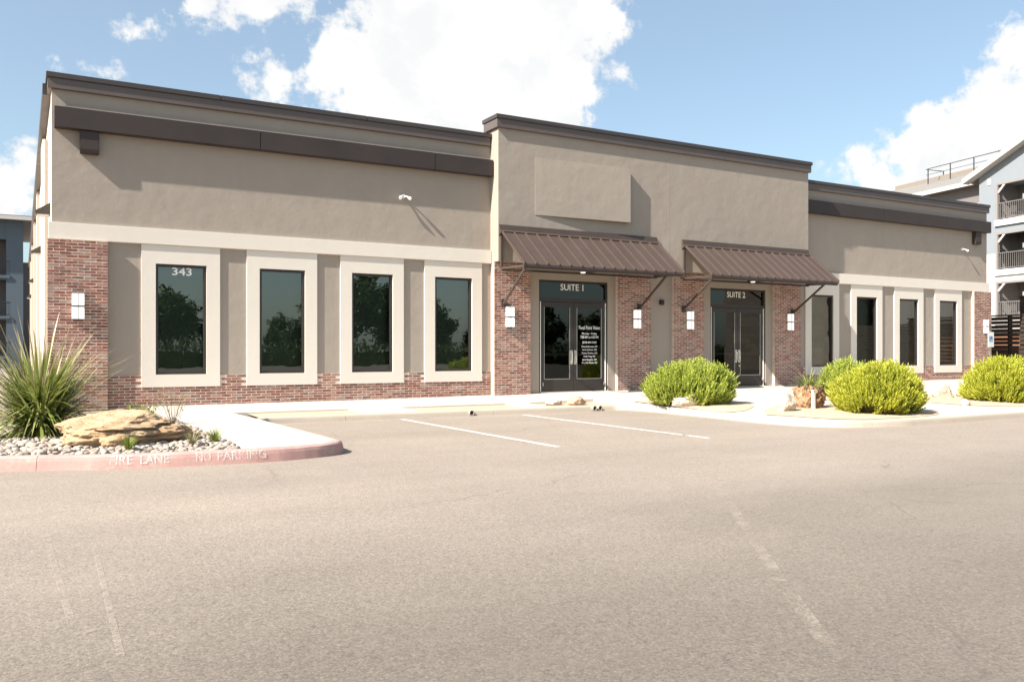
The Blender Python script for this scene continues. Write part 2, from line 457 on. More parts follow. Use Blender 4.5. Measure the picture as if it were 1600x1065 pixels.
# ------------------------------------------------------------------ mesh builder
class MB:
    def __init__(s):
        s.v, s.f = [], []

    def quad(s, *p):
        i = len(s.v)
        s.v += [tuple(q) for q in p]
        s.f.append(tuple(range(i, i + len(p))))
        return s

    def box(s, x0, x1, y0, y1, z0, z1):
        i = len(s.v)
        s.v += [(x0, y0, z0), (x1, y0, z0), (x1, y1, z0), (x0, y1, z0), (x0, y0, z1), (x1, y0, z1), (x1, y1, z1), (x0, y1, z1)]
        s.f += [(i + a, i + b, i + c, i + d) for a, b, c, d in ((0, 3, 2, 1), (4, 5, 6, 7), (0, 1, 5, 4), (1, 2, 6, 5), (2, 3, 7, 6), (3, 0, 4, 7))]
        return s

    def prism(s, poly, axis, a0, a1):
        """extrude a 2-D polygon along an axis: 'x' uses (y,z) points, 'y' uses (x,z), 'z' uses (x,y)"""
        def P3(p, a):
            return {'x': (a, p[0], p[1]), 'y': (p[0], a, p[1]), 'z': (p[0], p[1], a)}[axis]
        i, n = len(s.v), len(poly)
        s.v += [P3(p, a0) for p in poly] + [P3(p, a1) for p in poly]
        s.f += [tuple(i + k for k in range(n - 1, -1, -1)), tuple(i + n + k for k in range(n))]
        s.f += [(i + k, i + (k + 1) % n, i + n + (k + 1) % n, i + n + k) for k in range(n)]
        return s

    def tube(s, p0, p1, r0, r1=None, n=10, caps=True):
        r1 = r0 if r1 is None else r1
        p0, p1 = Vector(p0), Vector(p1)
        d = (p1 - p0).normalized()
        a = d.orthogonal().normalized()
        b = d.cross(a)
        i = len(s.v)
        for p, r in ((p0, r0), (p1, r1)):
            for k in range(n):
                t = 2 * math.pi * k / n
                s.v.append(tuple(p + a * math.cos(t) * r + b * math.sin(t) * r))
        s.f += [(i + k, i + (k + 1) % n, i + n + (k + 1) % n, i + n + k) for k in range(n)]
        if caps:
            s.f += [tuple(i + k for k in range(n - 1, -1, -1)), tuple(i + n + k for k in range(n))]
        return s

    def bar(s, p0, p1, w, h):
        """rectangular bar between two points"""
        p0, p1 = Vector(p0), Vector(p1)
        d = (p1 - p0).normalized()
        up = Vector((0, 0, 1)) if abs(d.z) < 0.95 else Vector((0, 1, 0))
        a = d.cross(up).normalized() * w / 2
        b = a.cross(d).normalized() * h / 2
        i = len(s.v)
        for p in (p0, p1):
            s.v += [tuple(p + q) for q in (-a - b, a - b, a + b, -a + b)]
        s.f += [(i, i + 1, i + 2, i + 3)[::-1], (i + 4, i + 5, i + 6, i + 7)] + [(i + k, i + (k + 1) % 4, i + 4 + (k + 1) % 4, i + 4 + k) for k in range(4)]
        return s

    def xf(s, mat):
        s.v = [tuple(mat @ Vector(p)) for p in s.v]
        return s

    def mesh(s, name, mat, smooth=False, bevel=0.0):
        me = bpy.data.meshes.new(name)
        me.from_pydata(s.v, [], s.f)
        if bevel:
            import bmesh
            bm = bmesh.new()
            bm.from_mesh(me)
            bmesh.ops.remove_doubles(bm, verts=bm.verts, dist=1e-5)
            es = [e for e in bm.edges if len(e.link_faces) == 2 and e.calc_face_angle(0) > 0.5]
            bmesh.ops.bevel(bm, geom=es, offset=bevel, segments=2, affect='EDGES', clamp_overlap=True)
            bm.to_mesh(me)
            bm.free()
        me.update()
        if mat is not None:
            me.materials.append(M[mat] if isinstance(mat, str) else mat)
        if smooth:
            me.polygons.foreach_set('use_smooth', [True] * len(me.polygons))
        return me

    def build(s, name, mat, parent=None, smooth=False, bevel=0.0):
        return link(name, s.mesh(name, mat, smooth, bevel), parent)


def link(name, data, parent=None):
    o = bpy.data.objects.new(name, data)
    COL.objects.link(o)
    if parent is not None:
        o.parent = parent
        o.matrix_parent_inverse = parent.matrix_basis.inverted()
    return o


def tag(o, label=None, cat=None, group=None, kind=None):
    for k, v in (('label', label), ('category', cat), ('group', group), ('kind', kind)):
        if v:
            o[k] = v
    return o


def thing(name, label, cat, loc=(0, 0, 0), group=None):
    o = link(name, None)
    o.location = loc
    return tag(o, label, cat, group)


def copy_tree(o, parent=None):
    c = o.copy()
    COL.objects.link(c)
    if parent is not None:
        c.parent = parent
    for ch in list(o.children):
        copy_tree(ch, c)
    return c


def np_mesh(name, verts, faces, mat, smooth=False, tip=None):
    """fast mesh from numpy arrays; faces (n,3) or (n,4)"""
    me = bpy.data.meshes.new(name)
    nf, k = faces.shape
    me.vertices.add(len(verts))
    me.vertices.foreach_set('co', verts.astype(np.float32).ravel())
    me.loops.add(nf * k)
    me.loops.foreach_set('vertex_index', faces.astype(np.int32).ravel())
    me.polygons.add(nf)
    me.polygons.foreach_set('loop_start', np.arange(0, nf * k, k, dtype=np.int32))
    me.update(calc_edges=True)
    me.materials.append(M[mat] if isinstance(mat, str) else mat)
    if smooth:
        me.polygons.foreach_set('use_smooth', np.ones(nf, dtype=bool))
    if tip is not None:
        at = me.attributes.new('tip', 'FLOAT', 'POINT')
        at.data.foreach_set('value', tip.astype(np.float32))
    return me


def text_mesh(s, size, fat=0.0, extrude=0.0):
    """2-D lettering as a mesh in the XY plane, centred, returns (verts Nx3, faces)"""
    cu = bpy.data.curves.new('lettering', 'FONT')
    cu.body = s
    cu.size = size
    cu.align_x, cu.align_y = 'CENTER', 'CENTER'
    cu.offset = fat
    cu.extrude = extrude
    cu.resolution_u = 3
    o = bpy.data.objects.new('lettering', cu)
    COL.objects.link(o)
    dg = bpy.context.evaluated_depsgraph_get()
    me = bpy.data.meshes.new_from_object(o.evaluated_get(dg))
    v = np.array([p.co[:] for p in me.vertices]) if len(me.vertices) else np.zeros((0, 3))
    f = [tuple(p.vertices) for p in me.polygons]
    bpy.data.objects.remove(o)
    bpy.data.curves.remove(cu)
    bpy.data.meshes.remove(me)
    return v, f


def lettering(name, s, width, height, x, y, z, mat, parent, fat=0.008):
    """text fitted to width x height metres on a wall facing -Y, centred on (x, z)"""
    v, f = text_mesh(s, 1.0, fat)
    lo, hi = v.min(0), v.max(0)
    c = (lo + hi) / 2
    w, h = hi[0] - lo[0], hi[1] - lo[1]
    vv = [(x + (p[0] - c[0]) / w * width, y, z + (p[1] - c[1]) / h * height) for p in v]
    mb = MB()
    mb.v, mb.f = vv, f
    return mb.build(name, mat, parent)


def fbm(p, oct=4, s=1.0):
    return mnoise.fractal(Vector(p) * s, 0.6, 2.0, oct, noise_basis='PERLIN_ORIGINAL')


# ================================================================== ground
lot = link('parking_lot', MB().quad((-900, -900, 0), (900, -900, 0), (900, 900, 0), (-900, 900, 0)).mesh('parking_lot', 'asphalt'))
tag(lot, 'worn pale asphalt parking lot with faded markings', None, None, 'structure')


def line(x0, y0, x1, y1, w, mat, name='painted_line', z=0.002):
    d = Vector((x1 - x0, y1 - y0, 0)).normalized()
    n = Vector((-d.y, d.x, 0)) * w / 2
    a, b = Vector((x0, y0, z)), Vector((x1, y1, z))
    return MB().quad(a - n, b - n, b + n, a + n).build(name, mat, lot)


line(6.06, -3.75, 6.05, -9.05, 0.088, 'paint')
line(8.56, -3.85, 8.53, -9.15, 0.088, 'paint')
line(8.35, -5.0, 6.2, -9.6, 0.10, 'ghost', 'faded_line')
# ghost of an old hatched lane running towards the camera
gp = [Vector((9.3, -7.4)), Vector((8.5, -8.7)), Vector((5.13, -13.1)), Vector((3.45, -15.3)), Vector((2.94, -16.0))]
for a, b, t0, t1 in ((0, 1, 0.0, 1.0), (1, 2, 0.0, 0.3), (1, 2, 0.36, 0.62), (1, 2, 0.7, 0.97), (2, 3, 0.05, 0.45), (2, 3, 0.6, 0.95), (3, 4, 0.1, 1.0)):
    p, q = gp[a].lerp(gp[b], t0), gp[a].lerp(gp[b], t1)
    line(p.x, p.y, q.x, q.y, 0.075, 'ghost', 'faded_line')
for k in range(3):
    p = gp[1].lerp(gp[3], k / 7 + 0.02)
    line(p.x - 0.4, p.y + 0.05, p.x - 0.1, p.y, 0.10, 'ghost', 'faded_line')
for x0, y0, x1, y1, w in ((-0.02, -9.3, 0.15, -12.1, 0.07), (0.15, -12.1, 0.2, -14.2, 0.035), (0.21, -12.06, 0.41, -12.13, 0.05), (0.41, -12.13, 0.35, -14.7, 0.03),
                          (0.2, -14.3, 0.36, -14.25, 0.04), (12.6, -12.2, 16.5, -14.0, 0.12), (13.5, -13.4, 15.2, -14.6, 0.12)):
    line(x0, y0, x1, y1, w, 'ghost', 'faded_line', 0.003)


# ---- kerbs: a profile swept along a path, the pavement on the left of the path
def catmull(pts, n=8):
    pts = [np.array(p, float) for p in pts]
    pts = [2 * pts[0] - pts[1]] + pts + [2 * pts[-1] - pts[-2]]
    out = []
    for i in range(1, len(pts) - 2):
        p0, p1, p2, p3 = pts[i - 1:i + 3]
        for k in range(n):
            t = k / n
            out.append(0.5 * ((2 * p1) + (-p0 + p2) * t + (2 * p0 - 5 * p1 + 4 * p2 - p3) * t * t + (-p0 + 3 * p1 - 3 * p2 + p3) * t ** 3))
    out.append(pts[-2])
    return np.array(out)


def normals(path):
    d = np.gradient(path[:, :2], axis=0)
    d /= np.linalg.norm(d, axis=1)[:, None]
    return np.stack([-d[:, 1], d[:, 0]], 1)


KPROF = [(0.0, -0.4), (0.004, 0.0), (0.022, 0.62), (0.034, 0.86), (0.055, 0.97), (0.085, 1.0), (0.16, 1.0), (0.16, -0.4)]


def kerb_mesh(path, name, mat, parent=None):
    nn = normals(path)
    mb = MB()
    m = len(KPROF)
    for (x, y, h), n in zip(path, nn):
        j = fbm((x * 2, y * 2, 3), 3) * 0.006
        for o, z in KPROF:
            mb.v.append((x + n[0] * (o + j), y + n[1] * (o + j), z * h + (fbm((x * 5, y * 5, z), 2) * 0.003 if z > 0.5 else 0)))
    for i in range(len(path) - 1):
        for k in range(m - 1):
            a = i * m + k
            mb.f.append((a, a + m, a + m + 1, a + 1)[::-1])
    for i in (0, len(path) - 1):
        mb.f.append(tuple(i * m + k for k in (range(m) if i == 0 else range(m - 1, -1, -1))))
    return mb.build(name, mat, parent)


red_path = catmull([(-14, -5.2, .15), (-8, -6.3, .15), (-4, -7.15, .15), (-2, -7.72, .15), (-0.2, -8.2, .15), (0.97, -8.62, .15), (2.27, -8.76, .15), (2.95, -8.66, .15), (3.32, -8.46, .15), (3.47, -8.2, .145)], 10)
def kerb_run(path, name, mat, length):
    root = link(name, None)
    sg = np.r_[0, np.cumsum(np.linalg.norm(np.diff(path[:, :2], axis=0), axis=1))]
    n = max(1, round(sg[-1] / length))
    for k in range(n):
        a, b = sg[-1] * k / n + 0.003, sg[-1] * (k + 1) / n - 0.003
        ss = np.unique(np.r_[a, sg[(sg > a + .02) & (sg < b - .02)], b])
        kerb_mesh(np.stack([np.interp(ss, sg, path[:, i]) for i in range(3)], 1), 'kerb_section', mat, root)
    return root


red_kerb = tag(kerb_run(red_path, 'red_kerb', 'redkerb', 3.6), 'faded red fire lane kerb with worn white lettering', None, None, 'structure')
mid_path = catmull([(3.47, -8.195, .14), (3.49, -7.6, .14), (3.49, -5.5, .13), (3.50, -4.1, .115), (3.62, -3.72, .11), (3.95, -3.6, .11), (6.0, -3.6, .11), (9.0, -3.62, .11), (10.7, -3.62, .11), (11.05, -3.72, .11), (11.22, -4.05, .11), (11.26, -5.0, .11), (11.2, -6.4, .11), (11.14, -7.6, .11), (11.25, -8.4, .11), (11.65, -8.95, .11), (12.5, -9.2, .11), (13.6, -9.23, .11), (16.4, -9.12, .11), (22, -9.0, .11), (34, -8.9, .11), (60, -8.9, .11)], 8)
grey_kerb = tag(kerb_run(mid_path, 'kerb', 'kerbc', 3.0), 'pale concrete kerb along the walk and planting islands', None, None, 'structure')

# kerb lettering, bent to the red kerb's face
seg = np.r_[0, np.cumsum(np.linalg.norm(np.diff(red_path[:, :2], axis=0), axis=1))]
rn = normals(red_path)


def on_kerb(s, h):
    x, y = np.interp(s, seg, red_path[:, 0]), np.interp(s, seg, red_path[:, 1])
    nx, ny = np.interp(s, seg, rn[:, 0]), np.interp(s, seg, rn[:, 1])
    o = np.interp(h, [0, .62, .86, .97, 1.0], [0.004, .022, .034, .055, .085]) - 0.006
    return (x + nx * o, y + ny * o, h * 0.15 + 0.003)


def kerb_word(word, x0, x1):
    s0, s1 = np.interp(x0, red_path[:, 0], seg), np.interp(x1, red_path[:, 0], seg)
    v, f = text_mesh(word, 1.0, 0.012)
    import bmesh
    me = bpy.data.meshes.new('kerb_word')
    me.from_pydata([tuple(p) for p in v], [], f)
    bm = bmesh.new()
    bm.from_mesh(me)
    bmesh.ops.remove_doubles(bm, verts=bm.verts, dist=1e-4)
    for _k in range(6):
        zc = v[:, 1].min() + (v[:, 1].max() - v[:, 1].min()) * (_k + 1) / 7
        bmesh.ops.bisect_plane(bm, geom=bm.verts[:] + bm.edges[:] + bm.faces[:], plane_co=(0, zc, 0), plane_no=(0, 1, 0))
    bmesh.ops.triangulate(bm, faces=bm.faces[:])
    bm.verts.index_update()
    v = np.array([q.co[:] for q in bm.verts])
    f = [tuple(q.index for q in fc.verts) for fc in bm.faces]
    bm.free()
    lo, hi = v.min(0), v.max(0)
    mb = MB()
    mb.v = [on_kerb(s0 + (p[0] - lo[0]) / (hi[0] - lo[0]) * (s1 - s0), 0.30 + 0.62 * (p[1] - lo[1]) / (hi[1] - lo[1])) for p in v]
    mb.f = f
    mb.build('kerb_lettering', 'kerbletter', red_kerb)


kerb_word('FIRE', 0.80, 1.02)
kerb_word('LANE', 1.09, 1.37)
kerb_word('NO', 1.64, 1.79)
kerb_word('PARKING', 1.86, 2.38)


# ---- walk surfaces
def zw(X, Y):
    zf = np.interp(X, [0, 8, 12, 20, 30], [.15, .17, .22, .26, .30])
    yk = np.interp(X, [11.2, 11.4], [-3.5, -9.0])
    t = min(1, max(0, Y / yk))
    return float(zf + (.112 - zf) * t)


walk = tag(link('sidewalk', None), 'pale concrete sidewalk along the front of the building', None, None, 'structure')


def slab(x0, x1, y0, y1, zf, name='slab', parent=walk, gap=0.006):
    x0, x1, y0, y1 = x0 + gap, x1 - gap, y0 + gap, y1 - gap
    mb = MB()
    mb.v = [(x0, y0, -.05), (x1, y0, -.05), (x1, y1, -.05), (x0, y1, -.05), (x0, y0, zf(x0, y0)), (x1, y0, zf(x1, y0)), (x1, y1, zf(x1, y1)), (x0, y1, zf(x0, y1))]
    mb.f = [(0, 3, 2, 1), (4, 5, 6, 7), (0, 1, 5, 4), (1, 2, 6, 5), (2, 3, 7, 6), (3, 0, 4, 7)]
    return mb.build(name, 'concrete', parent, bevel=0.006)


n_sl = 19
for k in range(n_sl):
    xa, xb = 2.18 + (33 - 2.18) * k / n_sl, 2.18 + (33 - 2.18) * (k + 1) / n_sl
    slab(xa, xb, -2.35, 0.3, zw)
# the finger of walk running out to the red kerb
zfin = lambda x, y: 0.149 if y < -4 else 0.14
for ya, yb in ((-4.4, -2.35), (-6.3, -4.4), (-7.9, -6.3)):
    slab(2.18, 3.34, ya, yb, lambda x, y: zw(x, y) if y > -2.4 else (0.149 if y < -4 else 0.147))
mb = MB()
tip = [(p[0] + n[0] * .155, p[1] + n[1] * .155) for p, n in zip(red_path, rn) if p[0] + n[0] * .155 > 2.19]
mb.prism([(2.186, -7.906), (2.186, tip[0][1])] + tip + [(3.334, -7.906)], 'z', -.05, 0.149).build('slab', 'concrete', walk)
for xa, xb in ((5.5, 6.6), (9.0, 9.5)):
    slab(xa, xb, -3.47, -2.35, lambda x, y: zw(x, -2.35) if y > -2.4 else .111)
# strip soil
tag(MB().quad((3.6, -3.5, .085), (11.30, -3.5, .085), (11.30, -2.3, .10), (3.6, -2.3, .10)).build('planting_strip', 'soil'), 'tan gravelly soil strip between walk and kerb', None, None, 'structure')

# right island: concrete with beds
front = lambda x: float(np.interp(x, [11.26, 11.4, 11.7, 12.5, 13.6, 16.4, 22, 34, 60], [-8.1, -8.5, -8.85, -9.12, -9.15, -9.04, -8.92, -8.82, -8.82]))
ew = tag(link('entrance_walk', None), 'pale concrete walk between the planting islands and the doors', None, None, 'structure')
cols = [11.27] + [13.0 + 1.62 * k for k in range(14)]
rows = [-2.356, -4.05, -5.75, -7.45, -9.4]
for x0, x1 in zip(cols[:-1], cols[1:]):
    for yb, ya in zip(rows[:-1], rows[1:]):
        mb = MB()
        gx = 0.0 if x0 < 11.3 else 0.005
        XS = np.linspace(x0 + gx, x1 - .005, 9)
        ok = True
        for x in XS:
            lo = max(ya + .005, front(x)) if ya > -9 else front(x)
            hi = yb - .005
            lo = min(lo, hi - .002)
            for j in range(4):
                y = hi + (lo - hi) * j / 3
                mb.v.append((x, y, zw(x, y) - 0.003))
        for i in range(len(XS) - 1):
            for j in range(3):
                a = i * 4 + j
                mb.f.append((a, a + 1, a + 5, a + 4))
        edge = [i * 4 for i in range(len(XS))] + [(len(XS) - 1) * 4 + j for j in (1, 2, 3)] + [i * 4 + 3 for i in range(len(XS) - 2, -1, -1)] + [2, 1]
        n0 = len(mb.v)
        mb.v += [(mb.v[k][0], mb.v[k][1], -.03) for k in edge]
        for k in range(len(edge)):
            k2 = (k + 1) % len(edge)
            mb.f.append((edge[k], edge[k2], n0 + k2, n0 + k))
        mb.build('slab', 'concrete', ew)


def bed(pts, lift=0.006, name='soil_bed', label=None):
    path = catmull([(x, y, 0) for x, y in pts] + [(pts[0][0], pts[0][1], 0)], 5)[:-1]
    cx, cy = path[:, 0].mean(), path[:, 1].mean()
    mb = MB()
    rings = 5
    n = len(path)
    for r in range(rings):
        t = r / rings
        for p in path:
            x, y = p[0] + (cx - p[0]) * t, p[1] + (cy - p[1]) * t
            j = fbm((x * 3, y * 3, 5), 3) * 0.03 * (1 if r == 0 else 0.6)
            mb.v.append((x + j, y + j, zw(x, y) + lift + 0.03 * t + (0 if r == 0 else 0.012 * fbm((x * 4, y * 4, 9), 3))))
    mb.v.append((cx, cy, zw(cx, cy) + lift + 0.03))
    for r in range(rings - 1):
        for k in range(n):
            a, b = r * n + k, r * n + (k + 1) % n
            mb.f.append((a, b, b + n, a + n))
    for k in range(n):
        mb.f.append(((rings - 1) * n + k, (rings - 1) * n + (k + 1) % n, rings * n))
    return tag(mb.build(name, 'soil', smooth=True), label, None, None, 'structure')


bed([(11.38, -3.7), (12.4, -3.6), (13.2, -4.2), (13.0, -5.5), (12.2, -6.3), (11.36, -6.7), (11.34, -5.2)], label='tan soil bed around the shrub by the doors')
bed([(11.38, -7.5), (12.3, -6.6), (13.6, -6.0), (14.9, -6.6), (14.9, -8.0), (14.2, -8.85), (12.8, -9.0), (11.8, -8.75)], label='tan soil bed around the corner shrub and rock planter')
bed([(15.4, -4.0), (17.3, -3.7), (18.2, -4.5), (17.4, -5.5), (15.6, -5.4)], label='tan soil bed behind the corner shrub')
bed([(17.0, -6.2), (18.6, -5.3), (20.6, -5.2), (21.5, -6.8), (20.5, -8.5), (18.3, -8.5), (17.0, -7.8)], label='tan soil bed around the far right shrub')

# left gravel bed base
inner = [(p[0] + n[0] * .15, p[1] + n[1] * .15) for p, n in zip(red_path, rn) if p[0] + n[0] * .15 < 2.18]
mb = MB()
mb.quad(*[(x, y, 0.10) for x, y in inner + [(2.18, -8.5), (2.18, 0.3), (-14, 0.3)]])
tag(mb.build('gravel_bed', 'gravelbase'), 'earth under the pebble bed in the left island', None, None, 'structure')


# ================================================================== the commercial building
BLD = thing('commercial_building', 'single-storey taupe stucco office building with brick piers and brown metal awnings', 'building', (15, 0, 0.15))


def wall_holes(mb, x0, x1, z0, z1, y, holes, depth):
    xs = sorted({x0, x1, *[h[0] for h in holes], *[h[1] for h in holes]})
    zs = sorted({z0, z1, *[h[2] for h in holes], *[h[3] for h in holes]})
    for a, b in zip(xs[:-1], xs[1:]):
        for c, d in zip(zs[:-1], zs[1:]):
            mx, mz = (a + b) / 2, (c + d) / 2
            if not any(h[0] < mx < h[1] and h[2] < mz < h[3] for h in holes):
                mb.quad((a, y, c), (b, y, c), (b, y, d), (a, y, d))
    for h in holes:
        a, b, c, d = h
        e = y + depth
        mb.quad((a, y, c), (a, y, d), (a, e, d), (a, e, c))
        mb.quad((b, y, d), (b, y, c), (b, e, c), (b, e, d))
        mb.quad((a, y, d), (b, y, d), (b, e, d), (a, e, d))
        mb.quad((b, y, c), (a, y, c), (a, e, c), (b, e, c))
    return mb


YC = -0.40                 # front plane of the taller centre block
YR, YP, ZSOF = -0.10, -0.20, 3.40   # recessed lower wall, brick piers, soffit
ZB = -0.05
WIN_L = [2.815, 4.855, 6.88, 8.90]
WIN_R = [21.50, 23.55, 25.65, 27.76]
WW, WZ0, WZ1 = 0.97, 0.78, 2.99     # window opening
SWD, SZ0, SZ1 = 1.50, 0.53, 3.362   # cream surround
hole = lambda c: (c - WW / 2, c + WW / 2, WZ0, WZ1)
DOORS = [(11.22, 13.32, 0.215), (16.86, 19.0, 0.235)]
DTOP = 3.04

# walls
w = wall_holes(MB(), 0.5, 9.9, ZB, 6.35, 0.0, [hole(c) for c in WIN_L], 0.12)
w.build('front_wall', 'stucco', BLD)
w = wall_holes(MB(), 20.45, 30.0, ZB, 6.35, 0.0, [hole(c) for c in WIN_R], 0.12)
w.build('front_wall', 'stucco', BLD)
w = wall_holes(MB(), 9.9, 20.45, ZB, ZSOF, YR, [(a, b, ZB, DTOP) for a, b, _ in DOORS], 0.14)
w.quad((9.9, YR, ZB), (9.9, YR, ZSOF), (9.9, 1.1, ZSOF), (9.9, 1.1, ZB)).quad((20.45, YR, ZSOF), (20.45, YR, ZB), (20.45, 1.1, ZB), (20.45, 1.1, ZSOF))
w.build('entrance_wall', 'stucco', BLD)
w = MB().quad((9.9, YC, ZSOF), (20.45, YC, ZSOF), (20.45, YC, 6.75), (9.9, YC, 6.75))
w.quad((9.9, YC, ZSOF), (9.9, YR, ZSOF), (20.45, YR, ZSOF), (20.45, YC, ZSOF))
w.quad((9.9, YC, ZSOF), (9.9, YC, 6.75), (9.9, 0.22, 6.75), (9.9, 0.22, ZSOF))
w.quad((20.45, YC, 6.75), (20.45, YC, ZSOF), (20.45, 0.22, ZSOF), (20.45, 0.22, 6.75))
w.quad((9.9, 0.22, 3.4), (9.9, 0.22, 6.75), (20.45, 0.22, 6.75), (20.45, 0.22, 3.4))
w.build('centre_wall', 'stucco', BLD)
MB().quad((0.5, 0, ZB), (0.5, 0, 6.3), (0.5, 40, 6.3), (0.5, 40, ZB)).quad((0.5, 40, ZB), (0.5, 40, 6.3), (30, 40, 6.3), (30, 40, ZB)) \
    .quad((30, 0, ZB), (30, 40, ZB), (30, 40, 6.3), (30, 0, 6.3)).build('side_wall', 'side', BLD)
MB().quad((0.5, 0.0, 5.85), (30, 0.0, 5.85), (30, 40, 5.85), (0.5, 40, 5.85)).build('roof', 'roof_membrane', BLD)
for y in (4.5, 12.0, 19.0, 27.0, 35.0):
    MB().box(0.42, 0.5, y, y + 1.0, ZB, 6.2).build('side_pilaster', 'side', BLD)
MB().tube((0.44, 2.2, 0.15), (0.44, 2.2, 5.7), 0.05).build('downspout', 'side', BLD)
X0, X1, YA, YB_, ZA, ZC = 10.0, 20.35, 0.06, 8.0, 0.19, 3.3
MB().quad((X0, YA, ZA), (X1, YA, ZA), (X1, YB_, ZA), (X0, YB_, ZA)).quad((X0, YA, ZC), (X0, YB_, ZC), (X1, YB_, ZC), (X1, YA, ZC)).quad((X0, YB_, ZA), (X1, YB_, ZA), (X1, YB_, ZC), (X0, YB_, ZC)) \
    .quad((X0, YA, ZA), (X0, YB_, ZA), (X0, YB_, ZC), (X0, YA, ZC)).quad((X1, YA, ZA), (X1, YA, ZC), (X1, YB_, ZC), (X1, YB_, ZA)).quad((14.9, YA, ZA), (14.9, YB_, ZA), (14.9, YB_, ZC), (14.9, YA, ZC)).build('interior_room', 'interior', BLD)
for q in (12.6, 17.2):
    MB().box(q, q + 1.7, 4.2, 4.8, 0.2, 1.1).build('reception_desk', 'awnframe', BLD)


# copings: a fascia and a slightly prouder cap, returning along the sides
def coping(x0, x1, yf, z0, zm, z1, yb, name='coping'):
    f = MB().box(x0 - 0.065, x1 + 0.065, yf - 0.065, yb, z0, zm).build(name, 'coping', BLD, bevel=0.006)
    joints = max(2, int((x1 - x0) / 3.05))
    e = (x1 - x0 + 0.19) / joints
    for k in range(joints):
        a = x0 - 0.095 + k * e
        MB().box(a + 0.003, a + e - 0.003, yf - 0.095, yb + 0.03, zm, z1).build('cap_section', 'cap', f, bevel=0.008)


coping(0.5, 9.80, 0.0, 6.20, 6.40, 6.50, 0.45)
coping(20.55, 30.0, 0.0, 6.18, 6.37, 6.47, 0.45)
coping(9.9, 20.45, YC, 6.58, 6.79, 6.89, 0.24)
MB().box(0.36, 0.62, 0.5, 40, 6.2, 6.42).build('side_coping', 'cap', BLD)


# fascia beams with brackets, in sheet lengths
def beam(x0, x1, cuts, bx):
    b = link('fascia_beam', None, BLD)
    xs = [x0] + cuts + [x1]
    for a, c in zip(xs[:-1], xs[1:]):
        MB().box(a + 0.003, c - 0.003, -0.19, -0.002, 5.455, 5.845).build('metal_sheet', 'beam', b, bevel=0.006)
    MB().prism([(-0.002, 5.02), (-0.135, 5.02), (-0.15, 5.10), (-0.15, 5.449), (-0.002, 5.449)], 'x', bx - 0.165, bx + 0.165).build('bracket', 'beam', b, bevel=0.008)


beam(0.54, 9.88, [4.35, 8.35], 1.14)
beam(20.47, 29.98, [24.2, 27.4], 29.3)

# cream belt
MB().box(0.44, 9.897, -0.065, 0.05, 3.365, 3.685).build('belt_course', 'cream', BLD, bevel=0.01)
MB().box(20.453, 30.06, -0.065, 0.05, 3.365, 3.685).build('belt_course', 'cream', BLD, bevel=0.01)
# sun-bleached control strip at the left return of the centre block is the wall's own side

for x, y, z0, z1 in ((0.74, 0.0, 5.85, 6.19), (15.1, YC, 3.42, 6.57)):
    MB().box(x - .007, x + .007, y - .003, y + .01, z0, z1).build('control_joint', 'stucco', BLD)


# windows
def window(c, text=None):
    wn = link('window', None, BLD)
    s = MB()
    a, b = c - SWD / 2, c + SWD / 2
    p, q = c - WW / 2, c + WW / 2
    s.box(a, p, -0.034, 0.04, SZ0, SZ1).box(q, b, -0.034, 0.04, SZ0, SZ1)
    s.box(p, q, -0.034, 0.04, SZ0, WZ0).box(p, q, -0.034, 0.04, WZ1, SZ1)
    s.build('surround', 'cream', wn)
    f = MB()
    t = 0.052
    for (x0, x1, z0, z1) in ((p, p + t, WZ0, WZ1), (q - t, q, WZ0, WZ1), (p + t, q - t, WZ0, WZ0 + t), (p + t, q - t, WZ1 - t, WZ1)):
        f.box(x0, x1, 0.005, 0.075, z0, z1)
    f.build('frame', 'frame', wn)
    MB().quad((p + t, 0.045, WZ0 + t), (q - t, 0.045, WZ0 + t), (q - t, 0.045, WZ1 - t), (p + t, 0.045, WZ1 - t)).build('pane', 'glass', wn)
    MB().quad((p - .2, 0.30, WZ0 - .2), (q + .2, 0.30, WZ0 - .2), (q + .2, 0.30, WZ1 + .2), (p - .2, 0.30, WZ1 + .2)).build('shade_screen', 'screen', wn)
    if text:
        lettering('lettering', text, 0.375, 0.155, c + 0.02, 0.040, 2.855, 'white_vinyl', wn, 0.016)
    return wn


for i, c in enumerate(WIN_L):
    window(c, '343' if i == 0 else None)
for c in WIN_R:
    window(c)


# ---- brickwork
BH, BLN, MJ = 0.0575, 0.203, 0.0150
brick_meshes = []
for k in range(6):
    g = random.Random(50 + k)
    mb = MB().box(-(BLN - MJ) / 2, (BLN - MJ) / 2, 0, 0.085, -(BH - MJ) / 2, (BH - MJ) / 2)
    mb.v = [(x + g.uniform(-.0028, .0028), y + g.uniform(-.0012, .0012), z + g.uniform(-.0022, .0022)) for x, y, z in mb.v]
    brick_meshes.append(mb.mesh('brick', 'brick', bevel=0.0))
half_meshes = []
for k in range(3):
    g = random.Random(80 + k)
    mb = MB().box(-(BLN / 2 - MJ) / 2, (BLN / 2 - MJ) / 2, 0, 0.085, -(BH - MJ) / 2, (BH - MJ) / 2)
    mb.v = [(x + g.uniform(-.0028, .0028), y + g.uniform(-.0012, .0012), z + g.uniform(-.0022, .0022)) for x, y, z in mb.v]
    half_meshes.append(mb.mesh('brick', 'brick'))

BRICKS = []       # (distance, wall, x, y, z, half?)


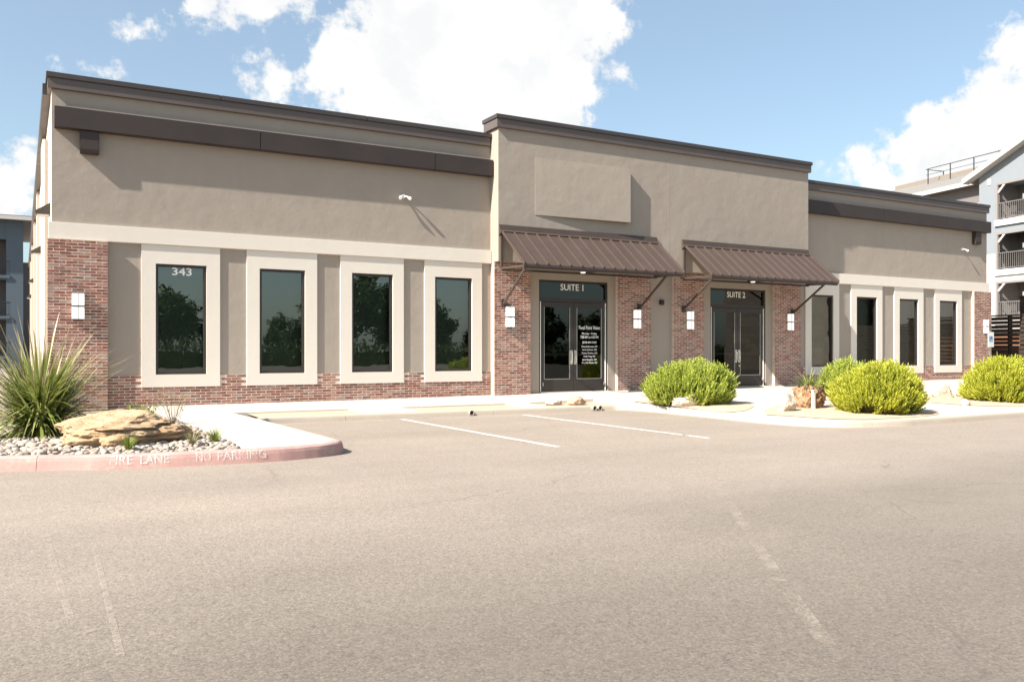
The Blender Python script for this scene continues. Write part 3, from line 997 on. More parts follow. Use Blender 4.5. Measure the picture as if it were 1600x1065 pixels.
def brick_wall(name, x0, x1, z0, z1, yf, skip=()):
    wl = link(name, None, BLD)
    MB().box(x0 + 0.006, x1 - 0.006, yf + 0.0025, (YR - 0.001 if yf <= YR - .02 else -0.0012) if name != 'brick_pier' or 5 < x0 < 25 else -0.0012, z0, z1 - 0.003).build('mortar', 'mortar', wl)
    nx = max(1, round((x1 - x0) / (BLN / 2)))
    u = (x1 - x0) / nx                        # half-brick module
    row, z = 0, z1 - BH / 2 - 0.002
    while z - BH / 2 > z0 - 0.02:
        k = 0
        if row % 2:
            cells = [(0, 1)] + [(i, min(2, nx - i)) for i in range(1, nx, 2)]
        else:
            cells = [(i, min(2, nx - i)) for i in range(0, nx, 2)]
        for i, n in cells:
            x = x0 + (i + n / 2) * u
            if not any(a - 0.03 < x < b + 0.03 and c < z + 0.02 < d for a, b, c, d in skip):
                d = math.hypot(x, CAM_D + yf) + (0.6 if z < 0.5 and x < 1.5 else 0)
                BRICKS.append((d, wl, x, yf + rng.uniform(-.0012, .0012), z, n == 1, u * 2 / BLN))
        row += 1
        z -= BH
    return wl


surr = lambda W_: [(c - SWD / 2, c + SWD / 2, SZ0, 9) for c in W_]
brick_wall('brick_pier', 0.42, 1.46, 0.12, 3.362, -0.115)
brick_wall('brick_base', 1.46, 9.885, 0.12, 0.765, -0.016, surr(WIN_L))
for a, b, z in ((9.89, 10.92, 0.14), (13.56, 14.68, 0.18), (15.45, 16.54, 0.2), (19.27, 20.36, 0.22)):
    brick_wall('brick_pier', a, b, z, ZSOF - .004, YP)
brick_wall('brick_base', 20.365, 20.46, 0.22, 0.77, YR - 0.03)
brick_wall('brick_base', 20.47, 29.08, 0.24, 0.77, -0.016, surr(WIN_R))
brick_wall('brick_pier', 29.08, 30.11, 0.26, 3.362, -0.115)

BRICKS.sort(key=lambda b: b[0])
rest = {}
for i, (d, wl, x, y, z, half, sx) in enumerate(BRICKS):
    src = rng.choice(half_meshes if half else brick_meshes)
    if i < 300:
        o = link('brick', src, wl)
        o.location = (x, y, z)
        o.scale = (sx, 1, 1)
    else:
        rest.setdefault(wl.name, (wl, []))[1].append((src, x, y, z, sx))
for wl, lst in rest.values():
    mb = MB()
    for src, x, y, z, sx in lst:
        i = len(mb.v)
        mb.v += [(v.co.x * sx + x, v.co.y + y, v.co.z + z) for v in src.vertices]
        mb.f += [tuple(i + k for k in p.vertices) for p in src.polygons]
    tag(mb.build('brick_courses', 'brick', wl), kind='stuff')


# ---- entrance doors
def entrance(x0, x1, zb, suite, door_text=None, lock=False):
    e = link('entrance_door', None, BLD)
    y0, y1 = YR + 0.03, YR + 0.13
    ft = 0.05
    zt = 2.50            # transom bar
    fr = MB()
    fr.box(x0, x0 + ft, y0, y1, zb, DTOP).box(x1 - ft, x1, y0, y1, zb, DTOP).box(x0 + ft, x1 - ft, y0, y1, DTOP - ft, DTOP).box(x0 + ft, x1 - ft, y0, y1, zt, zt + 0.085)
    fr.build('frame', 'frame', e, bevel=0.004)
    tp = MB().quad((x0 + ft, y0 + .05, zt + .085), (x1 - ft, y0 + .05, zt + .085), (x1 - ft, y0 + .05, DTOP - ft), (x0 + ft, y0 + .05, DTOP - ft)).build('transom_pane', 'doorglass', e)
    cx = (x0 + x1) / 2
    lettering('lettering', suite, 0.70, 0.165, cx - 0.02, y0 + .044, 2.88, 'white_vinyl', e, 0.014)
    MB().box(x0 + ft, x1 - ft, y0 - .02, y1, zb - 0.03, zb + 0.02).build('threshold', 'steel', e)
    MB().box(x0 + ft - .004, x0 + ft + .016, y0 - .006, y0 + .05, zb + .02, zt).box(x1 - ft - .016, x1 - ft + .004, y0 - .006, y0 + .05, zb + .02, zt).build('weather_strip', 'white', e)
    for s in (-1, 1):
        a, b = (x0 + ft + .02, cx - .004) if s < 0 else (cx + .004, x1 - ft - .02)
        lf = MB()
        st, tr, br = 0.10, 0.13, 0.30
        ya, yb = y0 + .012, y0 + .062
        z0, z1 = zb + .028, zt - .008
        lf.box(a, a + st, ya, yb, z0, z1).box(b - st, b, ya, yb, z0, z1).box(a + st, b - st, ya, yb, z1 - tr, z1).box(a + st, b - st, ya, yb, z0, z0 + br)
        leaf = lf.build('door_leaf', 'frame', e)
        gy = ya + .022
        MB().quad((a + st, gy, z0 + br), (b - st, gy, z0 + br), (b - st, gy, z1 - tr), (a + st, gy, z1 - tr)).build('door_pane', 'doorglass', e)
        gl = MB()
        for (p, q, r, t) in ((a + st, a + st + .012, z0 + br, z1 - tr), (b - st - .012, b - st, z0 + br, z1 - tr), (a + st, b - st, z0 + br, z0 + br + .012)):
            gl.box(p, q, ya - .003, ya + .02, r, t)
        gl.build('glazing_bead', 'steel', e)
        hx = cx + s * 0.058
        h = MB()
        hz0, hz1 = zb + .70, zb + 1.06
        h.box(hx - .038, hx + .038, ya - .006, ya, hz0, hz1)
        h.tube((hx, ya - .05, hz0 + .05), (hx, ya - .05, hz1 - .05), .014).tube((hx, ya - .05, hz0 + .07), (hx, ya, hz0 + .07), .011).tube((hx, ya - .05, hz1 - .07), (hx, ya, hz1 - .07), .011)
        h.build('handle', 'steel', e)
        MB().box(a + st - .02, b - st + .02, yb + .02, yb + .06, zb + .92, zb + .99).build('push_bar', 'white', e)
        MB().tube((a + .05 if s < 0 else b - .05, ya - .03, z0 + .14), (a + .05 if s < 0 else b - .05, ya - .03, z0 + .22), .014).build('hinge', 'steel', e)
        if s > 0 and door_text:
            tx = (a + b) / 2 + 0.02
            for t, wd, ht, zz in door_text:
                lettering('lettering', t, wd, ht, tx, gy - .004, zz, 'white_vinyl', e, 0.012)
    if lock:
        MB().tube((cx + .05, y0 - .01, zb + .60), (cx + .05, y0 + .02, zb + .60), .028).build('lock', 'steel', e)


entrance(*DOORS[0], 'SUITE 1', [('Focal Point Vision', 0.66, 0.095, 1.86), ('Monday - Friday', 0.46, 0.070, 1.70), ('7:30 AM to 4:30 PM', 0.56, 0.066, 1.615),
                               ('(210) 614-3600', 0.44, 0.066, 1.475), ('Hannah Barrents, OD', 0.49, 0.055, 1.37), ('Aaron Johnson, OD', 0.46, 0.055, 1.285), ('Zachary Bratton, OD', 0.49, 0.055, 1.20),
                               ('Linda Tong, OD', 0.36, 0.055, 1.115), ('Jason Slaughter, OD', 0.45, 0.055, 1.03), ('Amy Van Wycke, OD', 0.48, 0.055, 0.95)])
entrance(*DOORS[1], 'SUITE 2', None, True)


# ---- awnings
def awning(x0, x1):
    a = link('awning', None, BLD)
    yw, yf = YC - 0.003, -1.56
    zt, zs, zf = 4.27, 4.13, 3.24
    MB().prism([(yw, zt), (yw - .035, zt), (yw - .06, zs + .01), (yw - .13, zs - .035), (yw, zs - .12)], 'x', x0 - .02, x1 + .02).build('flashing', 'awning', a)
    ys = yw - .05
    th = 0.025
    MB().prism([(ys, zs), (yf, zf), (yf, zf - .05), (yf + .03, zf - .05), (yf + .03, zf - th), (ys, zs - th)], 'x', x0, x1).build('roof_sheet', 'awning', a)
    n = 15
    d = Vector((0, yf - ys, zf - zs))
    up = Vector((0, -d.z, d.y)).normalized()
    if up.z < 0:
        up = -up
    for k in range(n + 1):
        x = x0 + .012 + (x1 - x0 - .024) * k / n
        mb = MB()
        p, q = Vector((x, ys - .07, zs - .07 * abs(d.z / d.y))), Vector((x, yf, zf))
        h = 0.045
        for r in (p, q):
            mb.v += [tuple(r + Vector((-.012, 0, 0))), tuple(r + Vector((.012, 0, 0))), tuple(r + Vector((.008, 0, 0)) + up * h), tuple(r + Vector((-.008, 0, 0)) + up * h)]
        mb.f = [(0, 1, 2, 3), (7, 6, 5, 4), (0, 4, 5, 1), (1, 5, 6, 2), (2, 6, 7, 3), (3, 7, 4, 0)]
        mb.build('seam', 'awning', a)
    fr = MB()
    for x in (x0 + .04, (x0 + x1) / 2, x1 - .04):
        fr.bar((x, yw, zf - .01), (x, yf + .06, zf - .045), .05, .05)
        fr.bar((x, yw - .03, zs - .12), (x, yw - .03, zf + .0), .05, .05)
    fr.bar((x0 + .015, yf + .055, zf - .075), (x1 - .015, yf + .055, zf - .075), .05, .05)
    fr.bar((x0 + .015, yw - .06, zf - .04), (x1 - .015, yw - .06, zf - .04), .05, .05)
    fr.build('frame', 'awnframe', a)
    for x in (x0 + .08, x1 - .52):
        q = x + .13
        st = MB().bar((x, yf + .08, zf - .09), (q, YP - .03, 2.40), .045, .045).build('strut', 'awnframe', a)
        MB().box(q - .06, q + .06, YP - .03, YP - .004, 2.31, 2.50).build('mounting_plate', 'awnframe', a)
    MB().tube(((x0 + x1) / 2 - .3, -0.9, zf - .05), ((x0 + x1) / 2 - .3, -0.9, zf - .08), .07, .055, 14).build('downlight', 'diffuser', a)
    return a


awning(9.93, 14.66)
awning(15.58, 20.40)

# blank sign panel standing off the centre wall
sg = thing('sign_panel', 'blank beige sign panel mounted high on the wall above suite 1', 'sign', (12.3, YC, 5.3))
mb = MB()
T = {'tl': 0.002, 'tr': .15, 'br': .15, 'bl': .008}
fr_ = [(10.92, YC - T['bl'], 4.58), (13.72, YC - T['br'], 4.58), (13.72, YC - T['tr'], 5.97), (10.92, YC - T['tl'], 5.99)]
bk_ = [(x, YC + .01, z) for x, y, z in fr_]
mb.v = fr_ + bk_
mb.f = [(0, 1, 2), (0, 2, 3), (1, 5, 6, 2), (0, 4, 5, 1), (3, 2, 6, 7), (4, 0, 3, 7)]
mb.build('panel', 'stucco', sg)
MB().box(13.2, 13.5, YC - .08, YC - .001, 4.7, 4.8).build('mounting_bracket', 'stucco', sg)


# ---- wall lamps
def wall_lamp(x, y, zc, label):
    t = thing('wall_lamp', label, 'wall lamp', (x, y, zc), 'box wall lamps on the brick piers')
    w2, h2, d = 0.105, 0.24, 0.085
    MB().box(x - w2, x + w2, y - .02, y - .001, zc - h2 - .012, zc + h2 + .012).box(x - w2 - .004, x + w2 + .004, y - d, y - .02, zc + h2, zc + h2 + .012).box(x - w2 - .004, x + w2 + .004, y - d, y - .02, zc - h2 - .012, zc - h2).build('housing', 'steel', t)
    for (a, b) in ((-w2, -.005), (.005, w2)):
        for (c, e) in ((-h2, -.015), (.015, h2)):
            MB().box(x + a, x + b, y - d + .006, y - .021, zc + c, zc + e).build('diffuser', 'diffuser', t)
    MB().box(x - .004, x + .004, y - d + .001, y - .022, zc - h2 + .001, zc + h2 - .001).build('centre_bar', 'rail', t)
    MB().box(x - w2 - .003, x + w2 + .003, y - d - .003, y - .022, zc - .014, zc - .008).build('cross_bar', 'rail', t)
    MB().box(x - w2 - .003, x + w2 + .003, y - d - .003, y - .022, zc + .008, zc + .014).build('cross_bar', 'rail', t)


wall_lamp(0.94, -0.115, 2.10, 'white box wall lamp on the left corner brick pier behind the spiky plant')
wall_lamp(10.31, YP, 2.08, 'white box wall lamp beside the leftmost awning strut')
wall_lamp(14.17, YP, 2.10, 'white box wall lamp right of the glass doors with the white opening hours')
wall_lamp(16.0, YP, 2.10, 'white box wall lamp just right of the small black wall fixture')
wall_lamp(19.88, YP, 2.12, 'white box wall lamp on the pier right of the plain glass doors')
wall_lamp(29.72, -0.115, 2.14, 'white box wall lamp on the far right corner brick pier')


def flood(x, z, heads, label):
    t = thing('floodlight', label, 'floodlight', (x, 0, z))
    MB().tube((x, 0, z), (x, -.045, z), .05, .045, 16).build('base', 'white', t)
    for s in heads:
        c = Vector((x + s * .085, -.09, z - .02))
        d = Vector((s * .35, -.55, -.45)).normalized()
        MB().tube((x + s * .02, -.04, z), tuple(c), .016).build('arm', 'white', t)
        MB().tube(tuple(c), tuple(c + d * .05), .015, .034, 14).tube(tuple(c + d * .05), tuple(c + d * .10), .034, .037, 14).build('lamp_head', 'white', t, smooth=False)


flood(7.62, 4.80, (-1, 1), 'twin white security floodlight on the upper left stucco wall')
flood(28.55, 4.82, (1,), 'small white security floodlight on the upper right stucco wall')
t = thing('wall_camera', 'small black box fixture on the stucco between the two suites', 'camera', (15.1, YR, 2.58))
MB().box(15.03, 15.17, YR - .05, YR - .001, 2.51, 2.64).build('base', 'black', t, bevel=.006)
MB().tube((15.07, YR - .05, 2.56), (15.0, YR - .18, 2.53), .04, .045, 12).build('lens_barrel', 'black', t)

# wall packs on the left side wall
for i, (y, lab) in enumerate(((0.9, 'nearest'), (8.6, 'second'), (20.0, 'third'), (31.0, 'farthest'))):
    t = thing('wall_pack_light', f'{lab} dark wedge wall light on the sunny left side wall', 'wall light', (0.5, y, 4.0), 'wall pack lights on the side wall')
    MB().prism([(0.498, 4.16), (0.498, 3.93), (0.24, 3.93), (0.24, 3.99)], 'y', y - .17, y + .17).build('hood', 'cap', t)
    MB().box(0.27, 0.48, y - .14, y + .14, 3.90, 3.929).build('lens', 'white', t)

# drain pipes through the kerb
for x, y, lab in ((7.55, -3.60, 'single drain pipe end in the kerb between the two painted lines'), (10.42, -3.62, 'left of the two drain pipe ends in the kerb by the doors'), (10.56, -3.62, 'right of the two drain pipe ends in the kerb by the doors')):
    t = thing('drain_pipe', lab, 'drain pipe', (x, y, .05), 'drain pipe ends in the kerb')
    mb = MB()
    n = 14
    for yy, r in ((-.035, .052), (-.035, .042), (.06, .042), (.06, .052)):
        for k in range(n):
            an = 2 * math.pi * k / n
            mb.v.append((x + math.cos(an) * r, y + yy, .058 + math.sin(an) * r))
    for j in range(3):
        for k in range(n):
            mb.f.append((j * n + k, j * n + (k + 1) % n, (j + 1) * n + (k + 1) % n, (j + 1) * n + k))
    for k in range(n):
        mb.f.append((k, (k + 1) % n, 3 * n + (k + 1) % n, 3 * n + k))
    mb.build('pipe', 'kerbc', t)
    MB().tube((x, y + .0, .058), (x, y + .05, .058), .041, n=14).build('opening', 'black', t)


# ================================================================== rocks
def ico(sub):
    import bmesh
    bm = bmesh.new()
    bmesh.ops.create_icosphere(bm, subdivisions=sub, radius=1.0)
    v = np.array([x.co[:] for x in bm.verts])
    f = np.array([[l.index for l in fc.verts] for fc in bm.faces])
    bm.free()
    return v, f


def boulder(name, label, loc, size, mat, seed, facets=9, layered=False, rot=0.0, sub=5, rough=0.05):
    v, f = ico(sub)
    g = random.Random(seed)
    # cut the ball by random planes so the rock has broken faces
    planes = []
    for k in range(facets):
        d = Vector((g.uniform(-1, 1), g.uniform(-1, 1), g.uniform(-0.5, 1))).normalized()
        planes.append((np.array(d[:]), g.uniform(0.62, 0.92)))
    for n, d in planes:
        t = v @ n - d
        v = v - np.outer(np.clip(t, 0, None), n) * 0.93
    out = np.empty_like(v)
    for i, p in enumerate(v):
        q = Vector(p)
        n1 = fbm(q * 1.6 + Vector((seed, 0, 0)), 4)
        n2 = fbm(q * 6 + Vector((seed, 3, 0)), 4) - 1.6 * abs(fbm(q * 3.1 + Vector((seed, 9, 2)), 4))
        r = 1 + 0.13 * n1 + rough * n2
        o = q * r
        if layered:
            th = math.atan2(q.y, q.x)
            led = 0.0
            for lv, dep, ov in ((-0.12, 0.10, -0.05), (0.22, 0.13, 0.07), (0.48, 0.07, -0.10)):
                wob = lv + 0.16 * fbm(Vector((q.x * 1.3, q.y * 1.3, lv * 9 + seed)), 3)
                amt = min(1.0, max(0.0, 0.55 + 2.2 * fbm(Vector((math.cos(th) * 0.9, math.sin(th) * 0.9, lv * 7)), 2)))
                dz = o.z - wob
                led -= dep * amt * math.exp(-(dz / 0.045) ** 2)
                led += ov * amt * (0.5 + 0.5 * math.tanh(dz / 0.03))
            rad = math.hypot(q.x, q.y) + 1e-6
            k = min(1.0, rad * 1.5)
            o.x += o.x / rad * led * k
            o.y += o.y / rad * led * k
            o.z -= 0.10 * max(0, o.z - 0.62)
        out[i] = (o.x * size[0], o.y * size[1], o.z * size[2])
    z0 = out[:, 2].min() + 0.22 * (out[:, 2].max() - out[:, 2].min())
    out[:, 2] = np.maximum(out[:, 2] - z0, -0.04)
    me = np_mesh(name, out, f, mat, False)
    o = link(name, me)
    o.location = loc
    o.rotation_euler = (0, 0, rot)
    return tag(o, label, 'rock')


boulder('boulder', 'large flat layered tan sandstone boulder on the pebble bed', (1.10, -7.15, 0.13), (0.87, 0.61, 0.255), 'sandstone', 3, 6, True, 0.25, 6, 0.022)
boulder('boulder', 'small sandstone chunk at the front foot of the large boulder', (0.95, -7.72, 0.16), (0.20, 0.14, 0.10), 'sandstone', 8, 6, False, 0.4, 4)
boulder('boulder', 'pale boulder with reddish end in front of the shrub by the doors', (11.47, -5.25, zw(11.5, -5.2)), (0.30, 0.20, 0.17), 'paleboulder', 12, 7, False, -0.4, 4)
boulder('boulder', 'reddish stone touching the right end of the pale boulder by the shrub', (11.72, -5.38, zw(11.7, -5.4)), (0.13, 0.12, 0.10), 'pinkboulder', 14, 7, False, 0.2, 3)
boulder('boulder', 'flat tan stone on the soil strip before the suite 1 door', (10.42, -2.95, 0.10), (0.26, 0.17, 0.12), 'tanboulder', 17, 8, False, 0.3, 4)
boulder('boulder', 'low whitish slab of stone left of the flat tan stone', (9.95, -2.75, 0.10), (0.24, 0.15, 0.08), 'paleboulder', 18, 8, False, 0.1, 4)
boulder('boulder', 'white rounded boulder left of the rock planter', (12.28, -7.10, zw(12.4, -7.1)), (0.20, 0.18, 0.23), 'paleboulder', 21, 6, False, 0.0, 4)
boulder('boulder', 'pinkish squarish boulder right of the corner shrub', (18.72, -5.9, zw(18.8, -5.9)), (0.25, 0.23, 0.21), 'pinkboulder', 25, 8, False, 0.3, 4)
boulder('boulder', 'whitish boulder half behind the far right shrub', (19.5, -6.0, zw(19.4, -6.0)), (0.32, 0.26, 0.24), 'paleboulder', 29, 7, False, 0.9, 4)
boulder('boulder', 'small pale stone at the left front of the far right shrub', (16.95, -7.6, zw(17, -7.6)), (0.12, 0.1, 0.08), 'paleboulder', 31, 7, False, 0.9, 3)

# rust-coloured rock used as a planter, with a white stake before it
t = thing('rock_planter', 'rugged rust-brown rock planter with spiky grass on top', 'planter', (13.26, -6.78, zw(13.4, -6.7)))
v, f = ico(5)
g = np.empty_like(v)
for i, p in enumerate(v):
    q = Vector(p)
    rad = 1 + 0.22 * fbm(q * 2.2, 4) + 0.16 * abs(fbm(q * 6, 4)) - 0.2 * max(0, fbm(q * 4 + Vector((4, 4, 4)), 3))
    z = max(-1, min(1, q.z * 1.5))
    s = (math.hypot(q.x, q.y) + 0.02) ** -0.45
    g[i] = (q.x * s * rad * 0.28 + 13.26, q.y * s * rad * 0.26 - 6.78, zw(13.4, -6.7) + 0.19 + z * rad * 0.22)
link('rock', np_mesh('rock', g, f, 'rustrock'), t)


def blades(n, length, width, base_r, spread, droop, seed, segs=4, up=0.3, tipcol=True, curl=0.0):
    """n narrow blades as one array set; returns verts, faces, tip per blade block"""
    g = np.random.default_rng(seed)
    allv, allf, allt = [], [], []
    for k in range(n):
        a = g.uniform(0, 2 * math.pi)
        tilt = math.acos(1 - g.uniform(0, 1) * (1 - math.cos(spread)))     # angle from vertical
        L = length * g.uniform(0.65, 1.15)
        w0 = width * g.uniform(0.7, 1.25)
        dh = np.array([math.cos(a), math.sin(a), 0])
        side = np.array([-math.sin(a), math.cos(a), 0])
        p = dh * base_r * g.uniform(0, 1) + np.array([0, 0, g.uniform(0, up)])
        vs = []
        th = tilt
        step = L / segs
        for s in range(segs + 1):
            tt = s / segs
            ww = w0 * (1 - tt) ** 0.75 if s < segs else 0.0
            tw = side * math.cos(curl * tt) + np.array([0, 0, math.sin(curl * tt)])
            vs += [p - tw * ww / 2, p + tw * ww / 2]
            p = p + step * (dh * math.sin(th) + np.array([0, 0, math.cos(th)]))
            th += droop * g.uniform(0.6, 1.3) / segs * (0.3 + math.sin(tilt))
        i0 = len(allv) * 0
        allv.append(np.array(vs))
        allf.append(np.array([(2 * s, 2 * s + 1, 2 * s + 3, 2 * s + 2) for s in range(segs)]))
        allt.append(np.repeat(np.arange(segs + 1) / segs, 2))
    return allv, allf, allt


def join(allv, allf, allt):
    off, fs = 0, []
    for v, f in zip(allv, allf):
        fs.append(f + off)
        off += len(v)
    return np.concatenate(allv), np.concatenate(fs), np.concatenate(allt)


def tuft(name, label, cat, loc, n, length, width, mat, seed, spread=1.1, droop=0.6, base_r=0.03, part='blades'):
    t = thing(name, label, cat, loc)
    v, f, tp = join(*blades(n, length, width, base_r, spread, droop, seed, 4, 0.02))
    o = link(part, np_mesh(part, v + np.array(loc), f, mat, False, tp), t)
    tag(o, kind='stuff')
    MB().tube((loc[0], loc[1], loc[2] - 0.03), (loc[0], loc[1], loc[2] + 0.04), base_r + .01, base_r * .5, 8).build('root_crown', 'drygrass', t)
    return t


# grass crown of the rock planter, its own plant
tuft('spiky_grass', 'dark green spiky grass growing out of the rust-brown rock planter', 'plant', (13.27, -6.76, zw(13.4, -6.7) + 0.38), 240, 0.46, 0.018, 'yucca', 71, 1.45, 1.1, 0.10)
t = thing('marker_stake', 'short white stake standing before the rust-brown rock planter', 'stake', (13.05, -7.07, zw(13.2, -7.0)))
zz = zw(13.2, -7.0)
MB().box(13.02, 13.09, -7.09, -7.05, zz - .05, zz + .36).build('post', 'white', t, bevel=.004)
MB().box(13.013, 13.097, -7.097, -7.043, zz + .36, zz + .375).build('cap', 'white', t)

# small plants in the pebble bed
tuft('grass_tuft', 'bright green grass tuft in the pebbles before the large boulder', 'grass', (1.02, -8.22, 0.16), 90, 0.20, 0.010, 'grass', 81, 0.75, 0.4)
tuft('grass_tuft', 'bright green grass tuft beside the concrete walk edge', 'grass', (2.02, -7.7, 0.15), 90, 0.19, 0.010, 'grass', 82, 0.8, 0.4)
tuft('grass_tuft', 'dry olive grass tuft at the right end of the large boulder', 'grass', (1.72, -7.95, 0.15), 80, 0.21, 0.008, 'drygrass', 83, 0.9, 0.5)


def sprig_cloud(centers, dirs, length, leaves, lw, ll, seed, open_=0.75):
    """little leafy shoots: leaves (quads) spiralling round each shoot, all at once in numpy"""
    g = np.random.default_rng(seed)
    n = len(centers)
    L = length * g.uniform(0.55, 1.2, n)
    d = dirs / np.linalg.norm(dirs, axis=1)[:, None]
    ref = np.where(np.abs(d[:, 2:3]) < 0.9, np.array([[0, 0, 1.0]]), np.array([[1.0, 0, 0]]))
    a = np.cross(d, ref)
    a /= np.linalg.norm(a, axis=1)[:, None]
    b = np.cross(d, a)
    V = []
    for k in range(leaves):
        t = (k + 0.5) / leaves
        ph = k * 2.4 + g.uniform(0, 6.28, n)
        out = a * np.cos(ph)[:, None] + b * np.sin(ph)[:, None]
        p = centers + d * (L * t)[:, None]
        ld = out * open_ * (1 - 0.5 * t) + d * (0.45 + 0.6 * t)
        ld /= np.linalg.norm(ld, axis=1)[:, None]
        sd = np.cross(ld, out + 0.3 * d)
        sd /= np.linalg.norm(sd, axis=1)[:, None] + 1e-9
        s = g.uniform(0.7, 1.25, n)[:, None]
        V.append(np.stack([p, p + ld * ll * 0.5 * s + sd * lw * 0.5 * s, p + ld * ll * s, p + ld * ll * 0.5 * s - sd * lw * 0.5 * s], 1))
    V = np.concatenate(V).reshape(-1, 3)
    F = np.arange(len(V)).reshape(-1, 4)
    return V, F


def shrub(name, label, loc, rx, ry, h, mat, seed, n=2300, group=None, lumps=14, sl=0.18):
    t = thing(name, label, 'shrub', loc, group)
    g = np.random.default_rng(seed)
    base = np.array(loc)
    lob = g.normal(size=(lumps, 3))
    lob[:, 2] = np.abs(lob[:, 2])
    lob /= np.linalg.norm(lob, axis=1)[:, None]

    def radius(d):
        k = np.exp(-(1 - d @ lob.T) * 9).max(1)
        return 0.78 + 0.22 * k

    def shape(d, r):
        # squat dome, fuller near the ground
        z = d[:, 2]
        fl = 1 + 0.10 * np.clip(0.5 - z, 0, 0.5)
        return np.stack([d[:, 0] * rx * r * fl, d[:, 1] * ry * r * fl, (z * 0.80 + 0.20) * h * r], 1)
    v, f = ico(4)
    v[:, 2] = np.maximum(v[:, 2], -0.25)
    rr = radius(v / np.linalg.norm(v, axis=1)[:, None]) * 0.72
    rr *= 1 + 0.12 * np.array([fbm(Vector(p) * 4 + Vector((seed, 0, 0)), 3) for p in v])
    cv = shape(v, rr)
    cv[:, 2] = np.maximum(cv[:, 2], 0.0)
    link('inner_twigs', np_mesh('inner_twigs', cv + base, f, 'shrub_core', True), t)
    m = n // 9
    cd_ = g.normal(size=(m * 3, 3))
    cd_ /= np.linalg.norm(cd_, axis=1)[:, None]
    cd_ = cd_[cd_[:, 2] > -0.24][:m]
    cr = g.uniform(0.90, 1.0, m)
    idx = g.integers(0, m, n)
    d = cd_[idx] + g.normal(size=(n, 3)) * 0.062
    d /= np.linalg.norm(d, axis=1)[:, None]
    depth = cr[idx] * g.uniform(0.80, 0.97, n)
    r = radius(d) * depth
    c = shape(d, r)
    nrm = d / np.array([rx, ry, h])
    nrm /= np.linalg.norm(nrm, axis=1)[:, None]
    dirs = nrm * 0.75 + np.array([0, 0, 0.95]) + g.normal(size=(len(d), 3)) * 0.22
    nl = 18
    V, F = sprig_cloud(c, dirs, sl, nl, 0.014, 0.046, seed + 1, 0.6)
    V[:, 2] = np.maximum(V[:, 2], 0.005)
    col = np.tile(np.repeat(np.clip(g.uniform(0, 1, m)[idx] * 0.6 + g.uniform(0, 0.4, n), 0, 1), 4), nl)
    tag(link('foliage', np_mesh('foliage', V + base, F, mat, False, col), t), kind='stuff')
    for k in range(5):
        a = k * 1.3
        MB().tube((loc[0] + .05 * math.cos(a), loc[1] + .05 * math.sin(a), loc[2] - .03), (loc[0] + rx * .5 * math.cos(a), loc[1] + ry * .5 * math.sin(a), loc[2] + h * .5), .02, .01, 6).build('stem', 'bark', t)
    return t


SG = 'rounded shrubs in the planting islands'
shrub('shrub', 'rounded yellow-green shrub standing before the suite 2 door', (12.02, -4.80, zw(12.1, -4.7)), 1.06, 0.9, 0.90, 'shrub', 101, 4300, SG)
shrub('shrub', 'smaller shrub half hidden behind the corner shrub', (16.7, -4.95, zw(16.7, -4.7)), 0.72, 0.7, 0.92, 'shrub', 111, 2300, SG)
shrub('shrub', 'yellow shrub at the island corner, nearest the lot', (13.66, -8.07, zw(13.7, -8.0)), 0.97, 0.8, 0.90, 'shrub_yellow', 121, 4300, SG)
shrub('shrub', 'golden shrub cut off by the right edge of the photo', (18.95, -7.30, zw(18.5, -7.3)), 1.12, 0.9, 0.96, 'shrub_yellow', 131, 4300, SG)

# wispy olive shrubs behind the boulder
for lab, x, y, h, n, sd in (('low olive sprigs behind the left of the large boulder', 1.55, -4.6, 0.36, 70, 5), ('thin twiggy sprigs behind the right of the large boulder', 1.98, -4.7, 0.50, 34, 6)):
    t = thing('twiggy_plant', lab, 'plant', (x, y, 0.14))
    g = np.random.default_rng(sd)
    a = g.uniform(0, 6.28, n)
    r = np.sqrt(g.uniform(0, 1, n)) * 0.17
    c = np.stack([x + r * np.cos(a), y + r * np.sin(a), 0.13 + g.uniform(0.05, 0.6, n) * h], 1)
    dd = np.stack([np.cos(a) * 0.5, np.sin(a) * 0.5, np.ones(n)], 1)
    V, F = sprig_cloud(c, dd, h * 0.5, 9, 0.013, 0.034, sd + 1)
    tag(link('foliage', np_mesh('foliage', V, F, 'drygrass' if sd == 6 else 'grass'), t), kind='stuff')
    mb = MB()
    for k in range(12):
        an = k * 0.55
        mb.tube((x, y, 0.1), (x + 0.15 * math.cos(an), y + 0.15 * math.sin(an), 0.14 + h * (0.6 + 0.35 * (k % 3) / 2)), 0.005, 0.002, 5)
    mb.build('twigs', 'bark', t)

# the big spiky plant
YL = (0.22, -5.75, 0.16)
yt = thing('spiky_plant', 'large spiky green plant with pale dry tips beside the left corner', 'plant', YL)
vs, fs, ts = blades(860, 1.04, 0.044, 0.17, 2.05, 0.22, 201, 6, 0.5)
_w = blades(70, 1.48, 0.022, 0.12, 1.15, 0.22, 207, 6, 0.4)
vs, fs, ts = vs + _w[0], fs + _w[1], ts + _w[2]
order = np.argsort([-v[:, 2].max() for v in vs])
kept, rest_i = list(order[:300]), list(order[300:])
for i in kept:
    me = np_mesh('leaf', vs[i], fs[i], 'yucca', True, ts[i])
    o = link('leaf', me, yt)
    o.matrix_parent_inverse.identity()
V, F, T = join([vs[i] for i in rest_i], [fs[i] for i in rest_i], [ts[i] for i in rest_i])
o = link('leaves', np_mesh('leaves', V + np.array(YL), F, 'yucca', True, T * 0.8), yt)
tag(o, kind='stuff')
v2, f2, t2 = join(*blades(130, 0.75, 0.022, 0.14, 1.0, 0.6, 205, 5, 0.25))
v2[:, 2] = v2[:, 2] * -0.35 + 0.34
